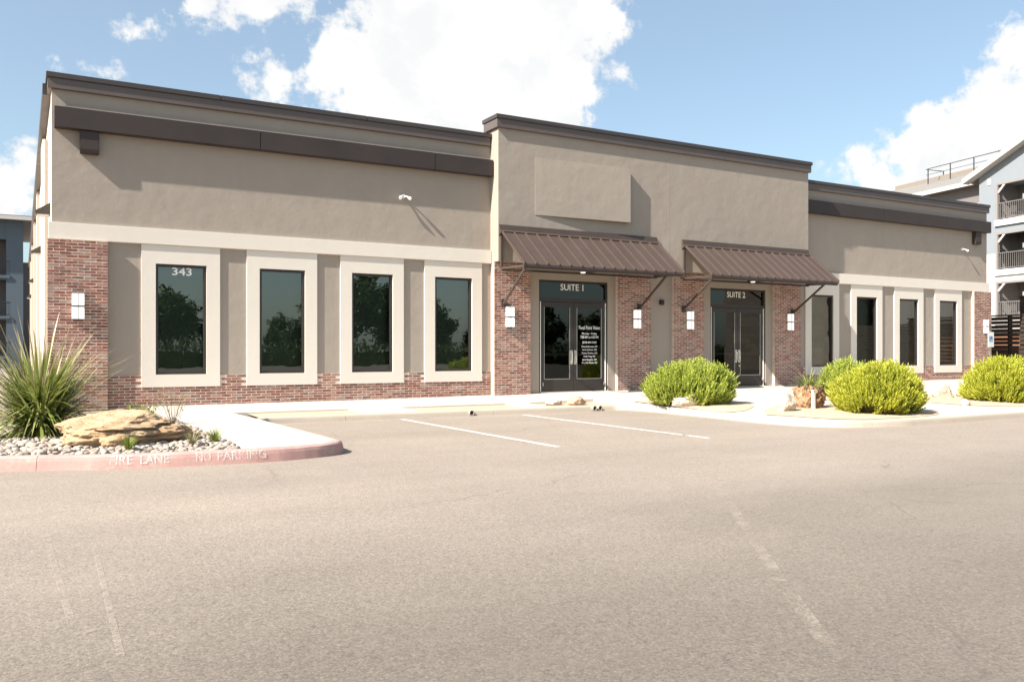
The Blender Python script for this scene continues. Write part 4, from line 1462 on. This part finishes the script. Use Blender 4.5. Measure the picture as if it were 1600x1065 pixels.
o = link('dry_skirt', np_mesh('dry_skirt', v2 * np.array([1, 1, 1]) + np.array(YL), f2, 'yucca_dry', True, t2), yt)
tag(o, 'dry straw-coloured lower leaves', kind='stuff')
MB().tube((YL[0], YL[1], 0.08), (YL[0], YL[1], 0.62), 0.15, 0.09, 12).build('trunk', 'bark', yt)

# pebbles
pv, pf = ico(2)
g = np.random.default_rng(33)
inn = np.array(inner)
P = []
while len(P) < 7600:
    x, y = g.uniform(-2.0, 2.17), g.uniform(-8.75, -3.2)
    if len(P) > 5600 and y < -6.0:
        continue
    yk = np.interp(x, inn[:, 0], inn[:, 1])
    if y < yk + 0.03:
        continue
    P.append((x, y))
P = np.array(P)
n = len(P)
S = (0.014 + 0.036 * g.beta(1.6, 2.2, n)) * np.where(g.uniform(0, 1, n) < 0.05, 1.6, 1)
variants = []
for k in range(6):
    vv = pv * (1 + 0.22 * np.array([fbm(Vector(p) * 1.3 + Vector((k * 7, 0, 0)), 2) for p in pv]))[:, None]
    variants.append(vv)
allV = np.empty((n, len(pv), 3))
for i in range(n):
    a = g.uniform(0, 6.28)
    v_ = variants[i % 6] * np.array([1.25, 0.9, 0.62]) * S[i]
    tx = g.uniform(-.5, .5)
    c_, s_ = math.cos(tx), math.sin(tx)
    v_ = v_ @ np.array([[1, 0, 0], [0, c_, -s_], [0, s_, c_]])
    c_, s_ = math.cos(a), math.sin(a)
    v_ = v_ @ np.array([[c_, -s_, 0], [s_, c_, 0], [0, 0, 1]])
    allV[i] = v_ + np.array([P[i, 0], P[i, 1], 0.118 + g.uniform(0, 0.030) + 0.03 * math.exp(-((P[i, 0] - 0.6) ** 2 + (P[i, 1] + 7) ** 2))])
allF = (pf[None] + (np.arange(n) * len(pv))[:, None, None]).reshape(-1, 3)
tag(link('pebbles', np_mesh('pebbles', allV.reshape(-1, 3), allF, 'pebble', True)), 'pale river pebbles covering the left island bed', 'gravel', None, 'stuff')


# ================================================================== accessible parking sign
def accessible_sign():
    x, y = 28.2, -1.25
    zb = zw(x, y)
    t = thing('parking_sign', 'accessible parking sign on a thin post before the far right pier', 'sign', (x, y, zb))
    MB().box(x - .02, x + .02, y + .0, y + .03, zb - .1, 1.95).build('post', 'steel', t)
    p = MB().box(x - .165, x + .165, y - .008, y - .001, 1.40, 1.90).build('sign_plate', mat_plain('pale_green_white_sign', (0.60, 0.68, 0.62), 0.5), t, bevel=.0)
    MB().box(x - .085, x + .085, y - .0115, y - .0085, 1.58, 1.76).build('blue_symbol_panel', mat_plain('sign_blue', (0.03, 0.12, 0.42), 0.5), t)
    mb = MB()
    yy = y - .013
    n = 14
    for k in range(n):      # wheel arc of the symbol
        a0, a1 = math.pi * (0.75 + 1.25 * k / n), math.pi * (0.75 + 1.25 * (k + 1) / n)
        mb.quad(*[(x - .01 + r * math.cos(a), yy, 1.63 + r * math.sin(a)) for r, a in ((.030, a0), (.042, a0), (.042, a1), (.030, a1))])
    mb.quad((x - .022, yy, 1.64), (x - .010, yy, 1.64), (x - .012, yy, 1.71), (x - .024, yy, 1.71))
    mb.quad((x - .02, yy, 1.665), (x + .03, yy, 1.665), (x + .03, yy, 1.653), (x - .02, yy, 1.653))
    mb.quad((x + .03, yy, 1.665), (x + .018, yy, 1.665), (x + .044, yy, 1.60), (x + .056, yy, 1.60))
    mb.quad(*[(x - .018 + .013 * math.cos(2 * math.pi * k / 10), yy, 1.732 + .013 * math.sin(2 * math.pi * k / 10)) for k in range(10)])
    mb.build('wheelchair_symbol', 'white', t)


accessible_sign()

# ================================================================== slatted fence at the right
M['fence'] = mat_plain('dark_stained_timber', (0.040, 0.026, 0.020), 0.7, 0, 0.35, 5, 0.003, 40, 0.3)
M['fencelight'] = mat_plain('orange_timber', (0.28, 0.12, 0.06), 0.7, 0, 0.2, 5)
ft = thing('slat_fence', 'dark stained horizontal slat fence beyond the right corner', 'fence', (32.6, 2, 0))
FX = 33.0
fg = random.Random(4)
for k in range(15):
    z = 0.25 + k * 0.158
    for ya, yb in ((-5.2, 0.95), (0.99, 6.6)):
        j = fg.uniform(-.012, .012)
        MB().box(FX - .02, FX + .02, ya, yb, z + j, z + j + 0.128).build('slat', 'fence', ft)
for y in (-5.1, -2.3, 0.97, 3.8, 6.5):
    MB().box(FX + .022, FX + .14, y - .06, y + .06, 0, 2.62).build('post', 'fence', ft)
MB().box(FX - .05, FX + .16, -5.25, 6.65, 2.622, 2.67).build('top_rail', 'fence', ft)
t = thing('timber_post', 'tall dark timber post rising above the slat fence', 'post', (33.6, 0.75, 0))
MB().box(33.5, 33.68, 0.66, 0.84, 0, 3.35).build('shaft', 'fence', t, bevel=.01)
MB().box(33.47, 33.71, 0.63, 0.87, 3.35, 3.40).build('cap', 'fence', t)
t = thing('brick_screen_wall', 'orange-brown screen wall glimpsed through the slat fence', 'wall', (36, 0, 0))
MB().box(35.6, 35.9, -6, 9, 0, 2.0).build('wall', 'fencelight', t)
MB().box(35.55, 35.95, -6.05, 9.05, 2.0, 2.08).build('coping', 'fence', t)
g = np.random.default_rng(64)
c = np.stack([g.normal(34.9, .35, 260), g.normal(-0.35, .45, 260), g.uniform(0.6, 3.0, 260)], 1)
t = thing('leafy_bush', 'green leafy bush top showing above the slat fence', 'bush', (34.9, -0.35, 0))
V, F = sprig_cloud(c, np.tile([[0, 0, 1.0]], (260, 1)) + g.normal(size=(260, 3)) * .5, .3, 9, .05, .12, 65)
tag(link('foliage', np_mesh('foliage', V, F, 'grass'), t), kind='stuff')
MB().tube((34.9, -.35, 0), (34.9, -.35, 2.4), .05, .02).build('stem', 'bark', t)

# ================================================================== apartment buildings behind
M['blue_siding'] = mat_plain('blue_grey_siding', (0.085, 0.112, 0.138), 0.8, 0, 0.08)
M['pale_siding'] = mat_plain('pale_blue_siding', (0.20, 0.222, 0.245), 0.8, 0, 0.05)
M['white_brick'] = mat_plain('painted_white_brick', (0.48, 0.455, 0.43), 0.85, 0, 0.06)
M['grey_siding'] = mat_plain('warm_grey_siding', (0.22, 0.20, 0.19), 0.8, 0, 0.08)
M['dark_recess'] = mat_plain('dark_grey_siding', (0.16, 0.145, 0.14), 0.8, 0, 0.08)
M['shingle'] = mat_plain('grey_shingles', (0.19, 0.18, 0.165), 0.95, 0, 0.2, 6, 0.01, 20)
M['trim'] = mat_plain('white_trim', (0.50, 0.485, 0.46), 0.7, 0, 0.04)
M['rail'] = mat_plain('grey_metal_rail', (0.16, 0.15, 0.145), 0.5)
M['dark_rail'] = mat_plain('black_metal_rail', (0.03, 0.032, 0.035), 0.5)
M['farglass'] = mat_glass('far_window_glass', (0.35, 0.38, 0.40), 2.2)


def railing(mb, a, b, z, h, step=0.115, bw=0.022):
    a, b = Vector(a), Vector(b)
    n = max(2, int((b - a).length / step))
    mb.bar((a.x, a.y, z + h), (b.x, b.y, z + h), .05, .05).bar((a.x, a.y, z + .1), (b.x, b.y, z + .1), .035, .035)
    for k in range(n + 1):
        p = a.lerp(b, k / n)
        mb.bar((p.x, p.y, z + .1), (p.x, p.y, z + h), bw, bw)
    return mb


# ---- left: blue-grey block with dark balconies, facing the camera
L = thing('apartment_building', 'blue-grey apartment block with dark recessed balconies behind the left corner', 'building', (-10, 60, 0))
LY = 58.0
floors = [0.95, 4.0, 7.1]
ops = [(-4.6, -0.75), (-11.5, -7.2), (-18.5, -14.2)]
w = wall_holes(MB(), -24, 0.12, 0, 11.3, LY, [(a, b, z, z + 2.75) for a, b in ops for z in floors], 1.9)
w.quad((0.12, LY, 0), (0.12, LY + 14, 0), (0.12, LY + 14, 11.3), (0.12, LY, 11.3))
w.build('wall', 'blue_siding', L)
for a, b in ops:
    for z in floors:
        bal = link('balcony', None, L)
        MB().box(a, b, LY + 1.85, LY + 1.95, z, z + 2.75).build('back_wall', 'dark_recess', bal)
        MB().box(a - .02, b + .02, LY - .12, LY + .05, z - .22, z - .002).build('floor_edge', 'blue_siding', bal)
        railing(MB(), (a, LY - .03, 0), (b, LY - .03, 0), z, 1.05).build('railing', 'dark_rail', bal)
        dr = MB().box(a + .6, a + 1.6, LY + 1.80, LY + 1.845, z + .02, z + 2.1).build('door', 'black', bal)
        MB().tube(((a + b) / 2 + .9, LY + .9, z + 2.749), ((a + b) / 2 + .9, LY + .9, z + 2.69), .11, n=12).build('ceiling_light', 'diffuser', bal)
MB().box(-1, 0.14, LY - .04, LY - .005, 0, 11.3).build('corner_board', 'blue_siding', L)
rf = MB().prism([(-24.8, 11.3), (0.85, 11.3), (0.85, 11.62), (-24.8, 11.62)], 'y', LY - .9, LY + 14.5).build('roof', 'rail', L)
MB().box(-24.8, 0.87, LY - .93, LY - .905, 11.28, 11.56).build('fascia', 'trim', rf)
MB().box(0.13, 2.4, LY + 4, LY + 13, 0, 8.5).build('rear_wing', 'dark_recess', L)

# ---- right: pale block with gable and balconies, running away from the camera
ANG = R(10)
A = thing('apartment_building', 'pale blue and white gabled apartment block with balconies beyond the right corner', 'building', (54, 14.2, 0))
A.rotation_euler = (0, 0, -ANG)
AM = Matrix.Translation((54, 14.2, 0)) @ Matrix.Rotation(-ANG, 4, 'Z')
# local axes: +Y runs away along the facade, -X is outward, z up


def loc(name, mb, mat, parent=A, bevel=0):
    o = link(name, mb.mesh(name, mat, bevel=bevel), parent)
    o.matrix_parent_inverse.identity()
    return o


fl = [3.35, 6.45, 9.6]
S0, S1, PEAK, PZ, EZ = 1.25, -13.0, -5.9, 15.6, 12.6
holes = [(a, b, z, z + 2.35) for a, b in ((-3.7, -0.05), (-11.5, -7.9)) for z in [0.3] + fl]


def ywall(mb, y0, y1, z0, z1, hs, depth):
    """wall in the local YZ plane at x=0 with openings going inwards"""
    t = wall_holes(MB(), y0, y1, z0, z1, 0.0, hs, depth)
    t.v = [(y, x, z) for x, y, z in t.v]
    i = len(mb.v)
    mb.v += t.v
    mb.f += [tuple(i + k for k in f[::-1]) for f in t.f]
    return mb


up = ywall(MB(), S1, S0, 7.5, EZ, [h for h in [(a, b, max(c, 7.5), d) for a, b, c, d in holes] if h[3] > 7.5], 1.9)
up.quad((0, S1, EZ), (0, S0, EZ), (0, PEAK, PZ))
up.quad((0, S0, 7.5), (0, S0, EZ), (12, S0, EZ), (12, S0, 7.5))
loc('upper_wall', up, 'pale_siding')
lo_ = ywall(MB(), S1, S0, 0, 7.5, [h for h in [(a, b, c, min(d, 7.5)) for a, b, c, d in holes] if h[2] < 7.5], 1.9)
lo_.v = [(x - .03 if x < .5 else x, y, z) for x, y, z in lo_.v]
lo_.quad((0, S0, 0), (0, S0, 7.5), (12, S0, 7.5), (12, S0, 0))
loc('lower_wall', lo_, 'white_brick')
rf = MB()
for (y0, z0, y1, z1) in ((S0 + .75, EZ - .30, PEAK, PZ + .02), (S1 - .75, EZ - .30, PEAK, PZ + .02)):
    rf.quad((-.6, y0, z0 + .25), (-.6, y1, z1 + .25), (14, y1, z1 + .25), (14, y0, z0 + .25))
    rf.quad((-.6, y0, z0), (14, y0, z0), (14, y1, z1), (-.6, y1, z1))
rfo = loc('roof', rf, 'shingle')
tr = MB()
for (y0, z0, y1, z1) in ((S0 + .8, EZ - .32, PEAK, PZ), (S1 - .8, EZ - .32, PEAK, PZ)):
    tr.quad((-.62, y0, z0 - .05), (-.62, y1, z1 - .05), (-.62, y1, z1 + .28), (-.62, y0, z0 + .28))
    tr.quad((-.61, y0, z0 - .04), (-.02, y0, z0 - .04), (-.02, y1, z1 - .04), (-.61, y1, z1 - .04))
loc('rake_board', tr, 'trim')
vent = loc('gable_vent', MB().box(-.035, -.001, .35, .62, 11.95, 12.35), 'trim')
for a, b in ((-3.7, -0.05), (-11.5, -7.9)):
    for z in [0.3] + fl:
        bal = link('balcony', None, A)
        bal.matrix_parent_inverse.identity()
        loc('back_wall', MB().box(1.85, 1.95, a, b, z, z + 2.35), 'dark_recess', bal)
        for q in (a + .003, b - .003):
            loc('side_wall', MB().quad((0.03, q, z), (1.9, q, z), (1.9, q, z + 2.35), (0.03, q, z + 2.35)), 'grey_siding', bal)
        loc('floor_edge', MB().box(-.14, .06, a - .05, b + .05, z - .38, z - .003), 'trim', bal)
        for q in (a, b - .16):
            loc('post', MB().box(-.10, .10, q, q + .16, z, z + 2.35), 'grey_siding', bal)
        loc('knee_brace', MB().bar((-.02, b - .16, z + 1.75), (-.02, b - .72, z + 2.32), .09, .12), 'trim', bal)
        loc('header', MB().box(-.09, .08, a, b, z + 2.22, z + 2.349), 'grey_siding', bal)
        rl = railing(MB(), (0, a + .16, 0), (0, b - .16, 0), z, 1.05, 0.14, 0.024)
        loc('railing', rl, 'rail', bal)
        yd = b - 1.95
        loc('door', MB().box(1.79, 1.845, yd, yd + .92, z + .02, z + 2.05), 'trim', bal)
        loc('door_pane', MB().box(1.775, 1.789, yd + .14, yd + .78, z + .35, z + 1.9), mat_plain('door_blind', (0.55, 0.55, 0.54), 0.4), bal)
        loc('door_casing', MB().box(1.80, 1.848, yd - .22, yd - .02, z, z + 2.3).box(1.80, 1.848, yd + .94, yd + 1.2, z, z + 2.3).box(1.80, 1.848, yd - .22, yd + 1.2, z + 2.08, z + 2.34), 'black', bal)
        loc('wall_lantern', MB().box(1.72, 1.84, yd + 1.4, yd + 1.52, z + 1.45, z + 1.75), 'diffuser', bal)
        if a > -5 and z > 8:
            pass
# rear wing with shingle roof and roof railing
wg = MB().quad((2.6, S0, 0), (2.6, 48, 0), (2.6, 48, 12.7), (2.6, S0, 12.7))
loc('rear_wing_wall', wg, 'dark_recess')
for y in (2.0, 4.6, 9.0, 11.6, 16, 20, 24, 30):
    for z in (9.75, 6.6):
        wn = link('window', None, A)
        wn.matrix_parent_inverse.identity()
        loc('frame', MB().box(2.53, 2.597, y, y + .09, z, z + 1.7).box(2.53, 2.597, y + 2.01, y + 2.1, z, z + 1.7).box(2.53, 2.597, y + 1.0, y + 1.09, z, z + 1.7).box(2.53, 2.597, y + .09, y + 2.01, z, z + .09).box(2.53, 2.597, y + .09, y + 2.01, z + 1.61, z + 1.7), 'trim', wn)
        loc('pane', MB().quad((2.56, y + .09, z + .09), (2.56, y + .09, z + 1.61), (2.56, y + 2.01, z + 1.61), (2.56, y + 2.01, z + .09)), 'farglass', wn)
rw = loc('rear_wing_roof', MB().prism([(1.9, 12.7), (1.9, 12.92), (9.4, 15.4), (9.4, 12.7)], 'y', S0 + .2, 48.6), 'shingle')
loc('eave_trim', MB().box(1.86, 1.895, S0 + .2, 48.62, 12.65, 12.94), 'trim')
rr = MB()
for y in np.arange(4.0, 14.1, 2.2):
    rr.bar((7.4, y, 14.6), (7.4, y, 16.0), .06, .06)
rr.bar((7.4, 4.0, 15.97), (7.4, 12.8, 15.97), .05, .05).bar((7.4, 4.0, 15.5), (7.4, 13.0, 15.5), .03, .03).bar((7.4, 13.0, 15.95), (9.2, 13.0, 15.95), .05, .05).bar((9.2, 13.0, 15.2), (9.2, 13.0, 15.95), .06, .06)
loc('roof_railing', rr, 'dark_rail')
loc('roof_screen', MB().box(9.0, 9.4, 4, 18, 15.0, 15.6), mat_plain('tan_roof_screen', (0.2, 0.17, 0.14), 0.9))
loc('roof_vent', MB().tube((6, 30, 14.1), (6, 30, 14.8), .25).tube((6, 34, 14.1), (6, 34, 14.6), .3), 'dark_rail')


# ---- bicycle and chairs on the balconies
def on_apartment(name, label, cat):
    t = link(name, None)
    return tag(t, label, cat)


bk = on_apartment('bicycle', 'dark bicycle leaning inside the middle balcony railing of the pale apartment block', 'bicycle')
bk.matrix_world = AM
z = fl[1]


def loc2(name, mb, mat, parent):
    o = link(name, mb.mesh(name, mat), parent)
    o.matrix_parent_inverse.identity()
    return o


def ring(mb, c, r, t, n=22):
    for k in range(n):
        a0, a1 = 2 * math.pi * k / n, 2 * math.pi * (k + 1) / n
        mb.tube((c[0], c[1] + r * math.cos(a0), c[2] + r * math.sin(a0)), (c[0], c[1] + r * math.cos(a1), c[2] + r * math.sin(a1)), t, n=6, caps=False)
    return mb


bx, by = 0.55, -0.75
for yy in (by, by - 1.05):
    wl = loc2('wheel', ring(MB(), (bx, yy, z + .36), .34, .026), 'black', bk)
fm = MB()
A_, B_, C_, D_ = (bx, by, z + .36), (bx, by - .45, z + .32), (bx, by - .3, z + .85), (bx, by - .88, z + .88)
E_ = (bx, by - 1.05, z + .36)
for p, q in ((A_, B_), (A_, C_), (B_, C_), (B_, D_), (C_, D_), (D_, E_)):
    fm.tube(p, q, .022, n=7)
loc2('frame', fm, 'dark_rail', bk)
loc2('saddle', MB().box(bx - .06, bx + .06, by - .42, by - .16, z + .90, z + .95), 'black', bk)
loc2('handlebar', MB().tube((bx - .26, by - .9, z + 1.02), (bx + .26, by - .9, z + 1.02), .018).tube((bx, by - .9, z + 1.02), D_, .02), 'black', bk)
for zi, lab in ((2, 'dark chair on the top balcony of the pale apartment block'), (0, 'dark chair on the lowest visible balcony of the pale apartment block')):
    ch = on_apartment('balcony_chair', lab, 'chair')
    ch.matrix_world = AM
    z = fl[zi]
    cx_, cy_ = 0.9, -0.75
    loc2('seat', MB().box(cx_ - .24, cx_ + .24, cy_ - .24, cy_ + .24, z + .42, z + .46), 'rail', ch)
    loc2('backrest', MB().box(cx_ - .24, cx_ + .24, cy_ + .21, cy_ + .25, z + .46, z + .95), 'rail', ch)
    for sx in (-1, 1):
        for sy in (-1, 1):
            loc2('leg', MB().box(cx_ + sx * .22 - .02, cx_ + sx * .22 + .02, cy_ + sy * .2 - .02, cy_ + sy * .2 + .02, z, z + .42), 'rail', ch)


# ================================================================== across the lot, seen mirrored in the glass
def tree_mesh(seed, h):
    g = np.random.default_rng(seed)
    tr = MB()
    tips = []
    tr.tube((0, 0, -.1), (0.1, 0, h * .32), h * .024, h * .017, 9)
    for k in range(8):
        a = k * 2.4 + g.uniform(-.4, .4)
        s = Vector((0.08, 0, h * (0.22 + .012 * k)))
        e = s + Vector((math.cos(a) * h * g.uniform(.14, .26), math.sin(a) * h * g.uniform(.14, .26), h * g.uniform(.18, .5)))
        m = s.lerp(e, .5) + Vector((0, 0, h * .05))
        tr.tube(s, m, h * .011, h * .007, 6).tube(m, e, h * .007, h * .003, 6)
        tips += [m, e]
    cl = []
    for k in range(60):
        u = g.normal(size=3)
        u /= np.linalg.norm(u)
        rr_ = g.uniform(.35, 1) ** .5
        cl.append((u[0] * rr_ * h * .33, u[1] * rr_ * h * .33, h * (.54 + u[2] * rr_ * .42)))
    cl += [tuple(p) for p in tips]
    cl = np.array(cl)
    n = 7500
    c = cl[g.integers(0, len(cl), n)] + g.normal(size=(n, 3)) * h * .045
    nd = g.normal(size=(n, 3))
    nd /= np.linalg.norm(nd, axis=1)[:, None]
    sd = np.cross(nd, g.normal(size=(n, 3)))
    sd /= np.linalg.norm(sd, axis=1)[:, None]
    s = (h * g.uniform(.014, .030, n))[:, None]
    V = np.stack([c - nd * s, c + sd * s * .6, c + nd * s, c - sd * s * .6], 1).reshape(-1, 3)
    return tr, V, np.arange(len(V)).reshape(-1, 4)


protos = []
for k in range(3):
    tr, V, F = tree_mesh(300 + k, 10.0)
    protos.append((tr.mesh('trunk', 'bark', True), np_mesh('crown', V, F, 'tree')))
spots = [(11, -62, .70), (16.2, -63, .58), (21.5, -62, .48), (27, -62, .98), (33.4, -62, .88), (37.2, -64, .66), (42.5, -62, .5), (49, -62, .72), (57, -64, .6)]
names = ['first', 'second', 'third', 'fourth', 'fifth', 'sixth', 'seventh', 'eighth', 'ninth']
for i, (x, y, s) in enumerate(spots):
    t = thing('leafy_tree', f'{names[i]} tree from the left in the row mirrored in the windows', 'tree', (x, y, 0), 'trees across the lot')
    t.scale = (s * 1.15, s * 1.15, s)
    t.rotation_euler = (0, 0, i * 1.7)
    for nm, me in (('trunk', protos[i % 3][0]), ('crown', protos[i % 3][1])):
        o = link(nm, me, t)
        o.matrix_parent_inverse.identity()
# low hedge at the far side of the lot
g = np.random.default_rng(90)
c = np.stack([g.uniform(-5, 75, 5200), g.normal(-57, .5, 5200), g.uniform(0.1, 1.7, 5200)], 1)
V, F = sprig_cloud(c, np.tile([[0, 0, 1.0]], (5200, 1)) + g.normal(size=(5200, 3)) * .5, .5, 4, .14, .3, 91)
h = thing('hedge', 'long dark green hedge across the lot, mirrored in the windows', 'hedge', (35, -57, 0))
tag(link('foliage', np_mesh('foliage', V, F, 'tree'), h), kind='stuff')
MB().box(-5, 75, -57.5, -56.5, 0, 1.3).build('inner_twigs', 'shrub_core', h)


def mat_limestone():
    m, N = new_mat('coursed_limestone')
    sx = N.n('ShaderNodeSeparateXYZ', {'Vector': pos(N)})
    p = N.n('ShaderNodeCombineXYZ', {'X': sx.outputs['Y'], 'Y': sx.outputs['Z']}).outputs[0]
    b = N.n('ShaderNodeTexBrick', {'Vector': p, 'Color1': (0.21, 0.175, 0.14, 1), 'Color2': (0.14, 0.115, 0.092, 1), 'Mortar': (0.16, 0.14, 0.12, 1), 'Scale': 1.0, 'Mortar Size': 0.03, 'Brick Width': 0.95, 'Row Height': 0.38})
    c = N.mix(N.math('MULTIPLY', N.noise(pos(N), 2, 5, .6), .5), b.outputs['Color'], (0.22, 0.185, 0.15))
    finish(N, principled(N, c, .9, 0, bump(N, b.outputs['Fac'], .6, -.03)))
    return m


M['limestone'] = mat_limestone()
st = thing('stone_building', 'tall limestone block wall across the lot, mirrored in the suite 2 door', 'building', (60, -32, 0))
MB().box(46, 58, -30.2, -20.5, 0, 9.5).build('wall', 'limestone', st)
MB().box(45.8, 58.2, -30.4, -20.3, 9.5, 9.8).build('coping', 'coping', st)
MB().box(50, 58, -20.2, 0, 0, 5.4).build('low_wing', 'grey_siding', st)
MB().box(49.7, 58.2, -20.3, .2, 5.4, 5.7).build('low_roof', 'coping', st)
sf = thing('screen_fence', 'long dark slat fence across the lot, mirrored in the right wing windows', 'fence', (46.5, -12, 0))
for k in range(16):
    MB().box(46.3, 46.34, -20.2, -3.0, 0.15 + k * .175, 0.15 + k * .175 + .15).build('slat', 'fence', sf)
for k in range(7):
    MB().box(46.345, 46.45, -20.1 + k * 2.8, -20.0 + k * 2.8, 0, 2.95).build('post', 'fence', sf)
